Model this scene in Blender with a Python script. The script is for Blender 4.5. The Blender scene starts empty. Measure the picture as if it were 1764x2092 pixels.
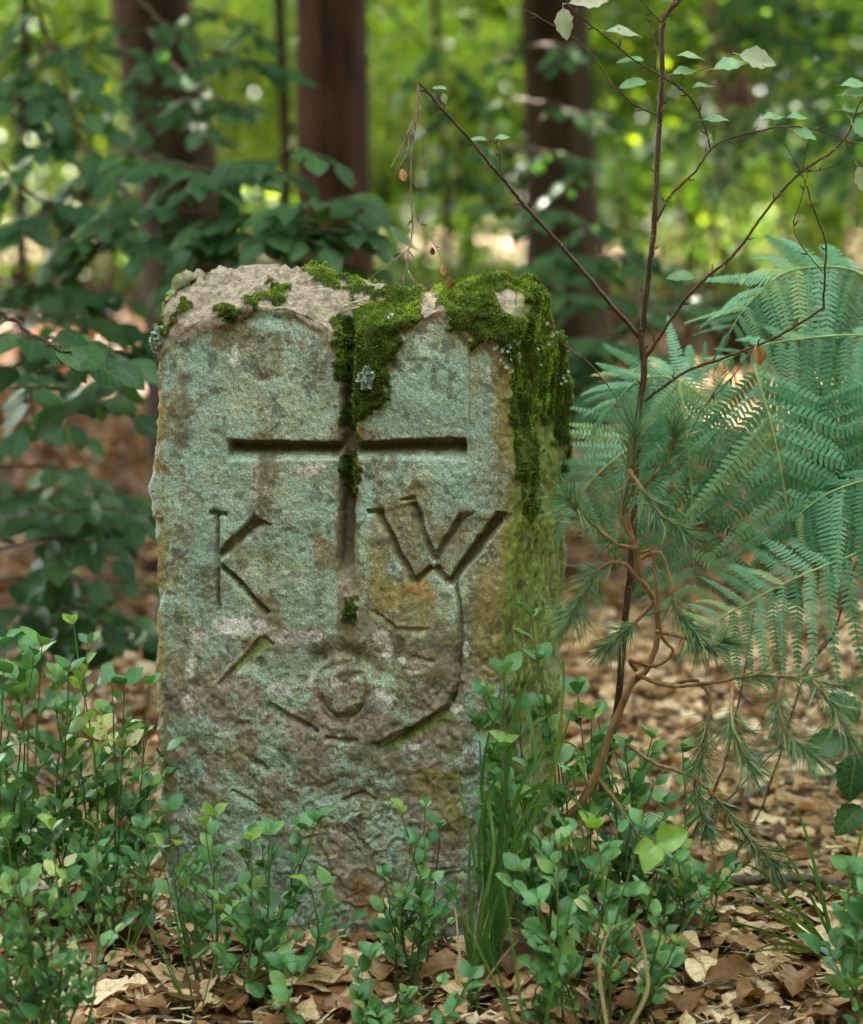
import bpy, math, random
import numpy as np
from mathutils import Matrix, Vector

rng = np.random.default_rng(7)
scene = bpy.context.scene
col = scene.collection

# ------------------------------------------------------------------ camera, sky, sun, exposure
TILT = math.radians(8.75)
CAMZ = 0.92
FOCAL = 4068.0            # focal length in units of 1/2092 of the frame height
cam_d = bpy.data.cameras.new('camera')
cam = bpy.data.objects.new('camera', cam_d)
col.objects.link(cam)
cam.location = (0, 0, CAMZ)
cam.rotation_euler = (math.pi / 2 - TILT, 0, 0)
cam_d.sensor_fit = 'VERTICAL'
cam_d.sensor_height = 36.0
cam_d.lens = 36.0 * FOCAL / 2092.0
cam_d.clip_start = 0.05
cam_d.clip_end = 400
cam_d.dof.use_dof = True
cam_d.dof.focus_distance = 2.50
cam_d.dof.aperture_fstop = 3.0
cam_d.dof.aperture_blades = 0
scene.camera = cam

SUN_EL = math.radians(52)
SUN_AZ = math.radians(-38)       # from +Y towards +X: behind the stone, to the left
world = bpy.data.worlds.new('World')
scene.world = world
world.use_nodes = True
nt = world.node_tree
nt.nodes.clear()
sky = nt.nodes.new('ShaderNodeTexSky')
sky.sky_type = 'NISHITA'
sky.sun_disc = False
sky.sun_elevation = SUN_EL
sky.sun_rotation = SUN_AZ
sky.air_density = 1.0
sky.dust_density = 4.0
bg = nt.nodes.new('ShaderNodeBackground')
bg.inputs['Strength'].default_value = 0.15
wo = nt.nodes.new('ShaderNodeOutputWorld')
hs = nt.nodes.new('ShaderNodeHueSaturation')
hs.inputs['Saturation'].default_value = 0.42
nt.links.new(sky.outputs[0], hs.inputs['Color'])
nt.links.new(hs.outputs[0], bg.inputs[0])
nt.links.new(bg.outputs[0], wo.inputs[0])

sun_d = bpy.data.lights.new('sun', 'SUN')
sun_d.energy = 3.0
sun_d.angle = math.radians(0.53)
sun_d.color = (1.0, 0.93, 0.80)
sun = bpy.data.objects.new('sun', sun_d)
col.objects.link(sun)
S = Vector((math.cos(SUN_EL) * math.sin(SUN_AZ), math.cos(SUN_EL) * math.cos(SUN_AZ), math.sin(SUN_EL)))
sun.rotation_euler = S.to_track_quat('Z', 'Y').to_euler()
sun.location = S * 50

scene.view_settings.view_transform = 'Standard'
scene.view_settings.look = 'None'
scene.view_settings.gamma = 1.0
scene.view_settings.use_curve_mapping = False
scene.view_settings.exposure = 4.9
scene.render.engine = 'CYCLES'
scene.cycles.use_denoising = True
scene.cycles.max_bounces = 7
scene.cycles.diffuse_bounces = 4
scene.cycles.glossy_bounces = 2
scene.cycles.transmission_bounces = 5
scene.cycles.sample_clamp_indirect = 8

# ------------------------------------------------------------------ helpers
CT, ST = math.cos(TILT), math.sin(TILT)

def at(u, v, Y):
    """a place in the wood: bearing (u, v) seen from the camera, Y metres ahead"""
    a = (u - 882.0) / FOCAL
    b = -(v - 1046.0) / FOCAL
    s = Y / (CT + b * ST)
    return np.array([s * a, Y, CAMZ + s * (b * CT - ST)])

def proj(P):
    P = np.asarray(P)
    F = P[..., 1] * CT - (P[..., 2] - CAMZ) * ST
    U = P[..., 1] * ST + (P[..., 2] - CAMZ) * CT
    return 882.0 + FOCAL * P[..., 0] / F, 1046.0 - FOCAL * U / F

_P = np.random.default_rng(11).random((64, 64, 64)).astype(np.float32)

def vnoise(p, seed=0):
    p = np.asarray(p, dtype=np.float64) + seed * 17.31
    i = np.floor(p).astype(np.int64)
    f = p - i
    f = f * f * (3 - 2 * f)
    i0 = i & 63
    i1 = (i + 1) & 63
    x0, y0, z0 = i0[..., 0], i0[..., 1], i0[..., 2]
    x1, y1, z1 = i1[..., 0], i1[..., 1], i1[..., 2]
    fx, fy, fz = f[..., 0], f[..., 1], f[..., 2]
    a = _P[x0, y0, z0] * (1 - fx) + _P[x1, y0, z0] * fx
    b = _P[x0, y1, z0] * (1 - fx) + _P[x1, y1, z0] * fx
    c = _P[x0, y0, z1] * (1 - fx) + _P[x1, y0, z1] * fx
    d = _P[x0, y1, z1] * (1 - fx) + _P[x1, y1, z1] * fx
    return (a * (1 - fy) + b * fy) * (1 - fz) + (c * (1 - fy) + d * fy) * fz

def fbm(p, scale, octv=4, seed=0, gain=0.5):
    p = np.asarray(p) * scale
    s, a, t = 0, 1.0, 0.0
    for k in range(octv):
        s = s + a * vnoise(p, seed + k * 3)
        t += a
        a *= gain
        p = p * 2.03
    return s / t            # 0..1, mean 0.5

def sstep(a, b, x):
    t = np.clip((x - a) / (b - a), 0, 1)
    return t * t * (3 - 2 * t)

def mesh_np(name, V, faces, uv=None, attrs=None, smooth=True):
    """faces: list of int arrays (n,3) or (n,4)"""
    me = bpy.data.meshes.new(name)
    V = np.ascontiguousarray(V, dtype=np.float32)
    me.vertices.add(len(V))
    me.vertices.foreach_set('co', V.ravel())
    tot = [np.full(len(f), f.shape[1], dtype=np.int32) for f in faces]
    tot = np.concatenate(tot)
    loops = np.concatenate([np.asarray(f, dtype=np.int32).ravel() for f in faces])
    start = np.concatenate([[0], np.cumsum(tot)[:-1]]).astype(np.int32)
    me.loops.add(len(loops))
    me.loops.foreach_set('vertex_index', loops)
    me.polygons.add(len(tot))
    me.polygons.foreach_set('loop_start', start)
    me.polygons.foreach_set('loop_total', tot)
    me.polygons.foreach_set('use_smooth', np.full(len(tot), smooth, dtype=bool))
    if uv is not None:
        l = me.uv_layers.new(name='UVMap')
        l.data.foreach_set('uv', np.ascontiguousarray(np.asarray(uv, dtype=np.float32)[loops]).ravel())
    for k, a in (attrs or {}).items():
        a = np.asarray(a, dtype=np.float32)
        if a.ndim == 1:
            at_ = me.attributes.new(k, 'FLOAT', 'POINT')
            at_.data.foreach_set('value', a)
        else:
            at_ = me.attributes.new(k, 'FLOAT_COLOR', 'POINT')
            c = np.ones((len(a), 4), dtype=np.float32)
            c[:, :a.shape[1]] = a
            at_.data.foreach_set('color', c.ravel())
    me.update(calc_edges=True)
    return me

class Batch:
    """collects geometry that becomes ONE mesh object"""
    def __init__(s):
        s.V, s.F3, s.F4, s.UV, s.R, s.n = [], [], [], [], [], 0
    def add(s, V, F, uv=None, r=0.0):
        V = np.asarray(V, dtype=np.float32)
        F = np.asarray(F, dtype=np.int32)
        (s.F3 if F.shape[1] == 3 else s.F4).append(F + s.n)
        s.V.append(V)
        s.UV.append(np.zeros((len(V), 2), np.float32) if uv is None else np.asarray(uv, np.float32))
        s.R.append(np.full(len(V), r, np.float32) if np.isscalar(r) else np.asarray(r, np.float32))
        s.n += len(V)
    def scatter(s, T, M, r=None):
        """T=(V,F,uv) template, M (n,4,4) matrices"""
        V, F, uv = T
        n = len(M)
        if n == 0:
            return
        P = np.einsum('nij,vj->nvi', M[:, :3, :3], V) + M[:, None, :3, 3]
        Fa = (F[None] + (np.arange(n) * len(V))[:, None, None]).reshape(-1, F.shape[1])
        if r is None:
            r = rng.random(n)
        s.add(P.reshape(-1, 3), Fa, np.tile(uv, (n, 1)), np.repeat(r, len(V)))
    def tube(s, pts, rad, sides=6, r=0.0, jit=0.0):
        pts = np.asarray(pts, dtype=np.float64)
        n = len(pts)
        rad = np.interp(np.linspace(0, 1, n), np.linspace(0, 1, len(rad)), rad) if not np.isscalar(rad) else np.full(n, rad)
        T = np.gradient(pts, axis=0)
        T /= np.linalg.norm(T, axis=1)[:, None] + 1e-12
        ref = np.array([0.3, 0.9, 0.1]) if abs(T[:, 1]).mean() < 0.8 else np.array([1.0, 0, 0])
        A = np.cross(T, ref)
        A /= np.linalg.norm(A, axis=1)[:, None] + 1e-12
        B = np.cross(T, A)
        th = np.arange(sides) * 2 * math.pi / sides
        rr = rad[:, None] * (1 + jit * (rng.random((n, sides)) - 0.5))
        V = pts[:, None] + rr[..., None] * (np.cos(th)[None, :, None] * A[:, None] + np.sin(th)[None, :, None] * B[:, None])
        V = V.reshape(-1, 3)
        i = np.arange(n - 1)[:, None] * sides
        j = np.arange(sides)[None]
        j2 = (j + 1) % sides
        F = np.stack([i + j, i + j2, i + sides + j2, i + sides + j], -1).reshape(-1, 4)
        L = np.concatenate([[0], np.cumsum(np.linalg.norm(np.diff(pts, axis=0), axis=1))])
        uv = np.stack([np.tile(th / 6.283, n), np.repeat(L, sides)], -1)
        s.add(V, F, uv, r)
        c = len(V)
        s.add(np.vstack([V[-sides:], pts[-1] + T[-1] * rad[-1]]), np.array([[k, (k + 1) % sides, sides] for k in range(sides)]), None, r)
    def mesh(s, name):
        F = [np.concatenate(f) for f in (s.F3, s.F4) if f]
        return mesh_np(name, np.concatenate(s.V), F, np.concatenate(s.UV), {'rnd': np.concatenate(s.R)})
    def build(s, name, mat, parent=None, loc=None, **tags):
        if loc is None and parent is not None:
            loc = (0, 0, 0)
        off = np.array(parent.location if parent is not None else (loc or (0, 0, 0)), dtype=np.float32)
        s.V = [v - off for v in s.V]
        me = s.mesh(name)
        me.materials.append(mat)
        return link(name, me, parent, loc or (0, 0, 0), **tags)

def link(name, me, parent=None, loc=(0, 0, 0), **tags):
    o = bpy.data.objects.new(name, me)
    col.objects.link(o)
    o.location = loc
    if parent is not None:
        o.parent = parent
    for k, v in tags.items():
        o[k] = v
    return o

def thing(name, label, cat, loc, group=None):
    o = bpy.data.objects.new(name, None)
    o.empty_display_size = 0.1
    col.objects.link(o)
    o.location = [float(c) for c in loc]
    o['label'] = label
    o['category'] = cat
    if group:
        o['group'] = group
    return o

def spline(pts, n=8):
    """Catmull-Rom through pts"""
    P = np.asarray(pts, dtype=np.float64)
    if len(P) < 3:
        return P
    Q = np.vstack([2 * P[0] - P[1], P, 2 * P[-1] - P[-2]])
    out = []
    for i in range(1, len(Q) - 2):
        p0, p1, p2, p3 = Q[i - 1], Q[i], Q[i + 1], Q[i + 2]
        for t in np.linspace(0, 1, n, endpoint=False):
            out.append(0.5 * (2 * p1 + (p2 - p0) * t + (2 * p0 - 5 * p1 + 4 * p2 - p3) * t * t + (3 * p1 - p0 - 3 * p2 + p3) * t ** 3))
    out.append(P[-1])
    return np.array(out)

def wiggle(P, amp):
    P = np.array(P)
    n = len(P)
    w = (rng.random((n, 3)) - 0.5) * 2 * amp
    w[0] = 0
    return P + w

def frame(loc, xdir, zdir, scale=1.0):
    """matrix: local x along xdir (leaf axis), local z as near to zdir as possible"""
    x = np.asarray(xdir, float); x = x / (np.linalg.norm(x) + 1e-9)
    z = np.asarray(zdir, float); z = z - x * np.dot(z, x)
    z = z / (np.linalg.norm(z) + 1e-9)
    y = np.cross(z, x)
    M = np.eye(4)
    M[:3, 0], M[:3, 1], M[:3, 2], M[:3, 3] = x * scale, y * scale, z * scale, loc
    return M

def frames(loc, xd, zd, sc):
    x = xd / (np.linalg.norm(xd, axis=1)[:, None] + 1e-9)
    z = zd - x * (zd * x).sum(1)[:, None]
    z /= np.linalg.norm(z, axis=1)[:, None] + 1e-9
    y = np.cross(z, x)
    M = np.zeros((len(x), 4, 4))
    M[:, 3, 3] = 1
    M[:, :3, 0], M[:, :3, 1], M[:, :3, 2], M[:, :3, 3] = x * sc[:, None], y * sc[:, None], z * sc[:, None], loc
    return M

def leaf_t(L=1.0, W=0.6, rows=7, cols=3, fold=0.15, curl=0.1, peak=0.42, tip=1.0, wav=0.0, ser=0.0, stalk=0.0, seed=0, crump=0.0):
    """leaf template lying along +x, face up +z"""
    r = np.random.default_rng(seed)
    t = np.linspace(0, 1, rows)
    V, uv = [], []
    for i, s in enumerate(t):
        # half width profile
        if s < peak:
            w = math.sin(s / peak * math.pi / 2) ** 0.75
        else:
            w = math.cos((s - peak) / (1 - peak) * math.pi / 2) ** tip
        w = max(w, 0.02) * W / 2
        for j in range(cols):
            c = (j / (cols - 1)) * 2 - 1
            ww = w * (1 + (ser * (1 if i % 2 else -1) if abs(c) == 1 else 0))
            z = abs(c) * w * fold * 2 + curl * (-(s - 0.3) ** 2) * L + (wav * math.sin(s * 9 + c * 2 + seed) * abs(c))
            z += crump * (r.random() - 0.5) * (1 if abs(c) > 0 else 0.4)
            V.append((stalk + s * L + (crump * 0.5 * (r.random() - 0.5)), c * ww, z))
            uv.append((c, s))
    F = []
    for i in range(rows - 1):
        for j in range(cols - 1):
            a = i * cols + j
            F.append((a, a + cols, a + cols + 1, a + 1))
    V = np.array(V); uv = np.array(uv); F = np.array(F)
    if stalk > 0:
        n = len(V)
        V = np.vstack([V, [(0, -0.012, 0), (0, 0.012, 0), (stalk + 0.03, 0.012, 0.002), (stalk + 0.03, -0.012, 0.002)]])
        uv = np.vstack([uv, [(0, 0)] * 4])
        F = np.vstack([F, [(n, n + 3, n + 2, n + 1)]])
    return V.astype(np.float32), F.astype(np.int32), uv.astype(np.float32)

def tmesh(name, T, mat):
    me = mesh_np(name, T[0], [T[1]], T[2])
    me.materials.append(mat)
    return me

# ------------------------------------------------------------------ materials
class N:
    def __init__(s, name):
        s.m = bpy.data.materials.new(name)
        s.m.use_nodes = True
        s.t = s.m.node_tree
        s.t.nodes.clear()
        s.out = s.t.nodes.new('ShaderNodeOutputMaterial')
    def n(s, typ, **k):
        nd = s.t.nodes.new('ShaderNode' + typ)
        for a, b in k.items():
            setattr(nd, a, b)
        return nd
    def l(s, a, b):
        s.t.links.new(a, b)
    def val(s, x, sock):
        if isinstance(x, (int, float)):
            sock.default_value = x
        elif isinstance(x, (tuple, list)):
            sock.default_value = (*x, 1) if len(x) == 3 and sock.type == 'RGBA' else x
        else:
            s.l(x, sock)
    def math(s, op, a, b=0.5, c=None, clamp=False):
        nd = s.n('Math', operation=op, use_clamp=clamp)
        s.val(a, nd.inputs[0]); s.val(b, nd.inputs[1])
        if c is not None:
            s.val(c, nd.inputs[2])
        return nd.outputs[0]
    def mix(s, f, a, b, blend='MIX'):
        nd = s.n('Mix', data_type='RGBA', blend_type=blend)
        s.val(f, nd.inputs[0]); s.val(a, nd.inputs[6]); s.val(b, nd.inputs[7])
        return nd.outputs[2]
    def noise(s, scale, detail=3, rough=0.55, vec=None, dim='3D'):
        nd = s.n('TexNoise')
        nd.inputs['Scale'].default_value = scale
        nd.inputs['Detail'].default_value = detail
        nd.inputs['Roughness'].default_value = rough
        if vec is not None:
            s.l(vec, nd.inputs['Vector'])
        return nd.outputs[0]
    def ramp(s, f, stops, interp='LINEAR'):
        nd = s.n('ValToRGB')
        cr = nd.color_ramp
        cr.interpolation = interp
        while len(cr.elements) < len(stops):
            cr.elements.new(0.5)
        for e, (p, c) in zip(cr.elements, stops):
            e.position = p
            e.color = (*c, 1) if len(c) == 3 else c
        s.val(f, nd.inputs[0])
        return nd.outputs[0]
    def attr(s, name, out='Fac'):
        nd = s.n('Attribute', attribute_name=name)
        return nd.outputs[out]
    def mr(s, x, a, b, c=0.0, d=1.0):
        nd = s.n('MapRange')
        s.val(x, nd.inputs[0])
        for k, q in zip((1, 2, 3, 4), (a, b, c, d)):
            s.val(q, nd.inputs[k])
        return nd.outputs[0]
    def bump(s, h, strength, dist, nrm=None):
        nd = s.n('Bump')
        nd.inputs['Strength'].default_value = strength
        nd.inputs['Distance'].default_value = dist
        s.l(h, nd.inputs['Height'])
        if nrm is not None:
            s.l(nrm, nd.inputs['Normal'])
        return nd.outputs[0]

def leaf_mat(name, stops, rough=0.45, trans=0.30, tcol=(1.25, 1.35, 0.55), spec=0.3, vein=0.35, veinc=None, spots=0.0, spotc=(0.2, 0.09, 0.03), nveins=7.0, ov=0.5):
    g = N(name)
    oi = g.n('ObjectInfo')
    r = g.math('FRACT', g.math('ADD', oi.outputs['Random'], g.attr('rnd')))
    c = g.ramp(r, stops)
    uvn = g.n('UVMap')
    sep = g.n('SeparateXYZ')
    g.l(uvn.outputs[0], sep.inputs[0])
    au = g.math('ABSOLUTE', sep.outputs[0])
    mid = g.math('LESS_THAN', au, 0.06)
    side = g.math('PINGPONG', g.math('SUBTRACT', g.math('MULTIPLY', sep.outputs[1], nveins), g.math('MULTIPLY', au, 1.3)), 0.5)
    sv = g.mr(side, 0.0, 0.13, 1.0, 0.0)
    v = g.math('MAXIMUM', mid, g.math('MULTIPLY', sv, 0.7))
    geo = g.n('NewGeometry')
    no = g.noise(90, 3, 0.6, geo.outputs['Position'])
    c = g.mix(ov, c, g.ramp(no, [(0.3, (0.35, 0.35, 0.35)), (0.7, (0.68, 0.68, 0.68))]), 'OVERLAY')
    if veinc is None:
        c = g.mix(g.math('MULTIPLY', v, vein), c, (0.16, 0.2, 0.1))
    else:
        c = g.mix(g.math('MULTIPLY', v, vein), c, veinc)
    if spots:
        n2 = g.noise(140, 2, 0.5, geo.outputs['Position'])
        c = g.mix(g.mr(n2, 0.72 - spots, 0.78 - spots, 0.0, 0.9), c, spotc)
    p = g.n('BsdfPrincipled')
    g.l(c, p.inputs['Base Color'])
    p.inputs['Roughness'].default_value = rough
    p.inputs['Specular IOR Level'].default_value = spec
    g.l(g.bump(g.math('SUBTRACT', g.math('MULTIPLY', no, 0.4), v), 0.35, 0.0006), p.inputs['Normal'])
    tr = g.n('BsdfTranslucent')
    g.l(g.mix(1.0, c, tcol, 'MULTIPLY'), tr.inputs['Color'])
    mx = g.n('MixShader')
    mx.inputs[0].default_value = trans
    g.l(p.outputs[0], mx.inputs[1]); g.l(tr.outputs[0], mx.inputs[2])
    g.l(mx.outputs[0], g.out.inputs[0])
    return g.m

def bark_mat(name, c1, c2, scale=30, stretch=0.15, rough=0.85, bumpd=0.004, lent=None):
    g = N(name)
    tc = g.n('NewGeometry')
    mp = g.n('Mapping')
    mp.inputs['Scale'].default_value = (1, 1, stretch)
    g.l(tc.outputs['Position'], mp.inputs['Vector'])
    no = g.noise(scale, 5, 0.62, mp.outputs[0])
    big = g.noise(scale * 0.13, 3, 0.5, tc.outputs['Position'])
    f = g.math('ADD', g.math('MULTIPLY', no, 0.7), g.math('MULTIPLY', big, 0.3))
    c = g.ramp(f, [(0.36, c1), (0.62, c2)])
    if lent:
        vo = g.n('TexVoronoi')
        vo.inputs['Scale'].default_value = 170
        g.l(tc.outputs['Position'], vo.inputs['Vector'])
        c = g.mix(g.mr(vo.outputs[0], 0.13, 0.2, 1.0, 0.0), c, lent)
    p = g.n('BsdfPrincipled')
    g.l(c, p.inputs['Base Color'])
    p.inputs['Roughness'].default_value = rough
    p.inputs['Specular IOR Level'].default_value = 0.12
    g.l(g.bump(no, 0.8, bumpd), p.inputs['Normal'])
    g.l(p.outputs[0], g.out.inputs[0])
    return g.m

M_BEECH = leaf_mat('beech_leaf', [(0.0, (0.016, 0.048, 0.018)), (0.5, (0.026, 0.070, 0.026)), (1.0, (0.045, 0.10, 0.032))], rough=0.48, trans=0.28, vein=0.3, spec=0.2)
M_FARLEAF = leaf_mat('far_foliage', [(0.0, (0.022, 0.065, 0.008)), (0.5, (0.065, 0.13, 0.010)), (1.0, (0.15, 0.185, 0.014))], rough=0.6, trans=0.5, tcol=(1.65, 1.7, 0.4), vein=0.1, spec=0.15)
M_BILB = leaf_mat('bilberry_leaf', [(0.0, (0.035, 0.12, 0.040)), (0.4, (0.065, 0.185, 0.065)), (0.75, (0.10, 0.24, 0.085)), (1.0, (0.17, 0.28, 0.06))], rough=0.40, trans=0.22, tcol=(1.3, 1.4, 0.6), vein=0.45, spots=0.06, nveins=5)
M_BILB_NEW = leaf_mat('bilberry_new_leaf', [(0.0, (0.15, 0.27, 0.05)), (1.0, (0.22, 0.34, 0.09))], rough=0.4, trans=0.4, vein=0.3)
M_BILB_PALE = leaf_mat('bilberry_pale_sunfleck_leaf', [(0.0, (0.45, 0.47, 0.24)), (1.0, (0.62, 0.58, 0.36))], rough=0.5, trans=0.3, vein=0.2, veinc=(0.35, 0.3, 0.15), spots=0.1)  # pale leaf colour; on the left shrub it paints in sun flecks
M_FERN = leaf_mat('bracken_leaf', [(0.0, (0.035, 0.12, 0.055)), (0.35, (0.07, 0.19, 0.10)), (0.8, (0.12, 0.27, 0.175)), (1.0, (0.20, 0.29, 0.12))], rough=0.5, trans=0.22, vein=0.2, spec=0.2)
M_FERN_DEAD = leaf_mat('withered_bracken', [(0.0, (0.25, 0.12, 0.04)), (1.0, (0.4, 0.22, 0.09))], rough=0.7, trans=0.2, tcol=(1.2, 1, 0.7), vein=0.2, veinc=(0.15, 0.07, 0.03))
M_RACHIS = bark_mat('fern_stalk', (0.16, 0.24, 0.08), (0.26, 0.33, 0.12), 60, 0.2, 0.5, 0.0005)
M_TWIGLEAF = leaf_mat('sapling_leaf', [(0.0, (0.08, 0.17, 0.06)), (0.5, (0.12, 0.24, 0.13)), (1.0, (0.17, 0.28, 0.13))], rough=0.42, trans=0.35, vein=0.35, spots=0.05, spotc=(0.16, 0.08, 0.03))
M_TWIGPALE = leaf_mat('sapling_pale_leaf', [(0.0, (0.17, 0.24, 0.17)), (1.0, (0.27, 0.25, 0.19))], rough=0.6, trans=0.25, vein=0.5, veinc=(0.3, 0.2, 0.14), spots=0.08)
M_GRASS = leaf_mat('grass_blade', [(0.0, (0.05, 0.13, 0.03)), (0.6, (0.075, 0.17, 0.05)), (1.0, (0.12, 0.2, 0.05))], rough=0.4, trans=0.35, vein=0.25, nveins=0.0)
M_STRAW = leaf_mat('dry_grass', [(0.0, (0.42, 0.33, 0.19)), (1.0, (0.6, 0.5, 0.33))], rough=0.55, trans=0.2, tcol=(1, 0.9, 0.7), vein=0.1, veinc=(0.3, 0.2, 0.1), nveins=0.0)
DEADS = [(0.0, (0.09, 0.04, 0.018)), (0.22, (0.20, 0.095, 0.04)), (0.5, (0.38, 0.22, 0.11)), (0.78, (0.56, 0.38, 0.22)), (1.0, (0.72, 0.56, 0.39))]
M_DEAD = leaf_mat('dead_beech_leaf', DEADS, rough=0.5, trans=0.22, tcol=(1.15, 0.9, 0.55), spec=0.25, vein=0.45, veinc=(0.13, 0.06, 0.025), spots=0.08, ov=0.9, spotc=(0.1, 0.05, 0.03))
M_DEADSHADE = leaf_mat('shade_dark_old_leaf', [(0.0, (0.035, 0.014, 0.005)), (0.5, (0.13, 0.055, 0.018)), (1.0, (0.34, 0.175, 0.075))], rough=0.6, trans=0.2, tcol=(1.15, 0.9, 0.55), spec=0.3, vein=0.3, veinc=(0.1, 0.05, 0.02), spots=0.05)  # shade on the ground behind the stone, put into the leaf colour
M_STEMG = bark_mat('bilberry_stem', (0.06, 0.11, 0.03), (0.12, 0.16, 0.05), 60, 0.2, 0.6, 0.0006)
M_TWIG = bark_mat('sapling_bark', (0.030, 0.015, 0.008), (0.08, 0.045, 0.027), 120, 0.3, 0.55, 0.0006, lent=(0.28, 0.2, 0.14))
M_PALETWIG = bark_mat('pale_twig', (0.07, 0.045, 0.032), (0.19, 0.13, 0.095), 160, 0.4, 0.7, 0.0008)
M_PINEBARK = bark_mat('pine_twig_bark', (0.15, 0.075, 0.035), (0.34, 0.2, 0.11), 110, 0.5, 0.75, 0.0015)
M_DEADWOOD = bark_mat('fallen_wood', (0.05, 0.045, 0.035), (0.16, 0.13, 0.10), 70, 0.6, 0.85, 0.002)
M_NEEDLE = leaf_mat('pine_needle', [(0.0, (0.04, 0.12, 0.055)), (0.6, (0.07, 0.17, 0.095)), (0.85, (0.15, 0.22, 0.07)), (1.0, (0.28, 0.22, 0.08))], rough=0.35, trans=0.15, vein=0.0)
M_TRUNK_RED = bark_mat('red_bark', (0.004, 0.002, 0.0015), (0.065, 0.026, 0.012), 38, 0.06, 0.9, 0.04)
M_TRUNK = bark_mat('dark_bark', (0.007, 0.004, 0.002), (0.038, 0.022, 0.011), 24, 0.14, 0.9, 0.015)
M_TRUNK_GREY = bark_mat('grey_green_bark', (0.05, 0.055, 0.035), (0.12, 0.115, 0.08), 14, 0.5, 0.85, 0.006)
# ------------------------------------------------------------------ ground
def gz(x, y):
    p = np.stack([np.asarray(x, float), np.asarray(y, float), np.zeros(np.shape(x))], -1)
    h = (fbm(p, 1.1, 3, 3) - 0.5) * 0.10 + (fbm(p, 6.0, 2, 8) - 0.5) * 0.03
    d = np.hypot(p[..., 0] + 0.05, p[..., 1] - 2.6)
    h = h * (0.35 + 0.65 * sstep(0.4, 1.5, d))
    h = h - 0.05 + 0.030 * np.exp(-((p[..., 0] - 0.25) / 0.35) ** 2 - ((p[..., 1] - 2.6) / 0.4) ** 2)
    h = h + (fbm(p, 0.12, 2, 5) - 0.5) * 1.0 * sstep(5, 16, p[..., 1])
    return h

def build_ground():
    def axis(lim, n, s):
        t = np.linspace(-1, 1, n)
        return np.sign(t) * (np.abs(t) ** s) * lim
    xs = axis(110, 240, 3.2)
    ys = axis(110, 300, 3.2) + 2.6
    X, Y = np.meshgrid(xs, ys)
    Z = gz(X, Y)
    V = np.stack([X, Y, Z], -1).reshape(-1, 3)
    n, m = len(xs), len(ys)
    i = np.arange(m - 1)[:, None] * n
    j = np.arange(n - 1)[None]
    F = np.stack([i + j, i + j + 1, i + n + j + 1, i + n + j], -1).reshape(-1, 4)
    g = N('forest_soil')
    geo = g.n('NewGeometry')
    pos = geo.outputs['Position']
    a = g.noise(24, 5, 0.65, pos); b = g.noise(1.2, 3, 0.5, pos)
    vo = g.n('TexVoronoi'); vo.inputs['Scale'].default_value = 22
    g.l(pos, vo.inputs['Vector'])
    lc = g.ramp(vo.outputs['Color'], [(0.2, (0.10, 0.055, 0.03)), (0.5, (0.22, 0.13, 0.075)), (0.8, (0.36, 0.23, 0.145))])
    c = g.mix(g.mr(a, 0.35, 0.6), (0.045, 0.028, 0.018), lc)
    c = g.mix(g.mr(b, 0.55, 0.68, 0, 0.5), c, (0.05, 0.07, 0.02))
    p = g.n('BsdfPrincipled')
    g.l(c, p.inputs['Base Color']); p.inputs['Roughness'].default_value = 0.95
    p.inputs['Specular IOR Level'].default_value = 0.1
    g.l(g.bump(g.math('ADD', a, vo.outputs['Distance']), 0.8, 0.02), p.inputs['Normal'])
    g.l(p.outputs[0], g.out.inputs[0])
    me = mesh_np('ground', V, [F]); me.materials.append(g.m)
    link('ground', me, kind='structure')
build_ground()

# ------------------------------------------------------------------ leaf litter
def instone(x, y, m=0.0):
    th = math.radians(15.6)
    P0 = at(700, 1000, 2.49)
    dx, dy = x - P0[0], y - P0[1]
    a = dx * math.cos(th) - dy * math.sin(th)
    q = dx * math.sin(th) + dy * math.cos(th)
    return (a > -0.245 - m) & (a < 0.215 + m) & (q > -0.0 - m) & (q < 0.34 + m)

DEADT = [leaf_t(1, 0.66, 9, 5, f, c, 0.5, 0.55, wav=w, ser=0.045, stalk=0.0, seed=s, crump=cr * 1.7)
         for s, (f, c, w, cr) in enumerate([(0.15, 0.35, .06, .02), (-0.15, -0.3, .07, .02), (0.3, 0.15, .09, .03), (0.05, 0.6, .05, .02),
                                            (-0.25, 0.2, .07, .04), (0.35, -0.3, .06, .03), (0.03, -0.1, .05, .02), (0.5, 0.5, .07, .04)])]
def oak_t():
    V, F, uv = leaf_t(1, 0.6, 13, 5, 0.3, 0.5, 0.6, 0.6, wav=0.04, seed=5, crump=0.02)
    V = V.copy()
    s = V[:, 0]
    V[:, 1] *= 0.62 + 0.42 * np.abs(np.sin(s * math.pi * 3.6 + 0.4))
    return V, F, uv
OAK = oak_t()

def litter_positions(n, y0, y1, halfw=0.30):
    # even cover over a wedge in front of the camera
    out = []
    while sum(len(o) for o in out) < n:
        y = y0 + (y1 - y0) * rng.random(n * 2)
        keep = rng.random(n * 2) < (y / y1)
        y = y[keep]
        x = (rng.random(len(y)) * 2 - 1) * (y * halfw + 0.35)
        ok = ~instone(x, y, 0.0)
        out.append(np.stack([x[ok], y[ok]], -1))
    return np.concatenate(out)[:n]

def litter_mats(P, smin, smax, lift, tilt):
    n = len(P)
    z = gz(P[:, 0], P[:, 1]) + lift * rng.random(n)
    th = rng.random(n) * 2 * math.pi
    xd = np.stack([np.cos(th), np.sin(th), (rng.random(n) - .5) * tilt], -1)
    zd = np.stack([(rng.random(n) - .5) * tilt * 1.2, (rng.random(n) - .5) * tilt * 1.2, np.where(rng.random(n) < 0.5, 1.0, -1.0)], -1)
    sc = smin + (smax - smin) * rng.random(n)
    loc = np.stack([P[:, 0], P[:, 1], z + 0.004], -1)
    return frames(loc, xd, zd, sc)

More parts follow.
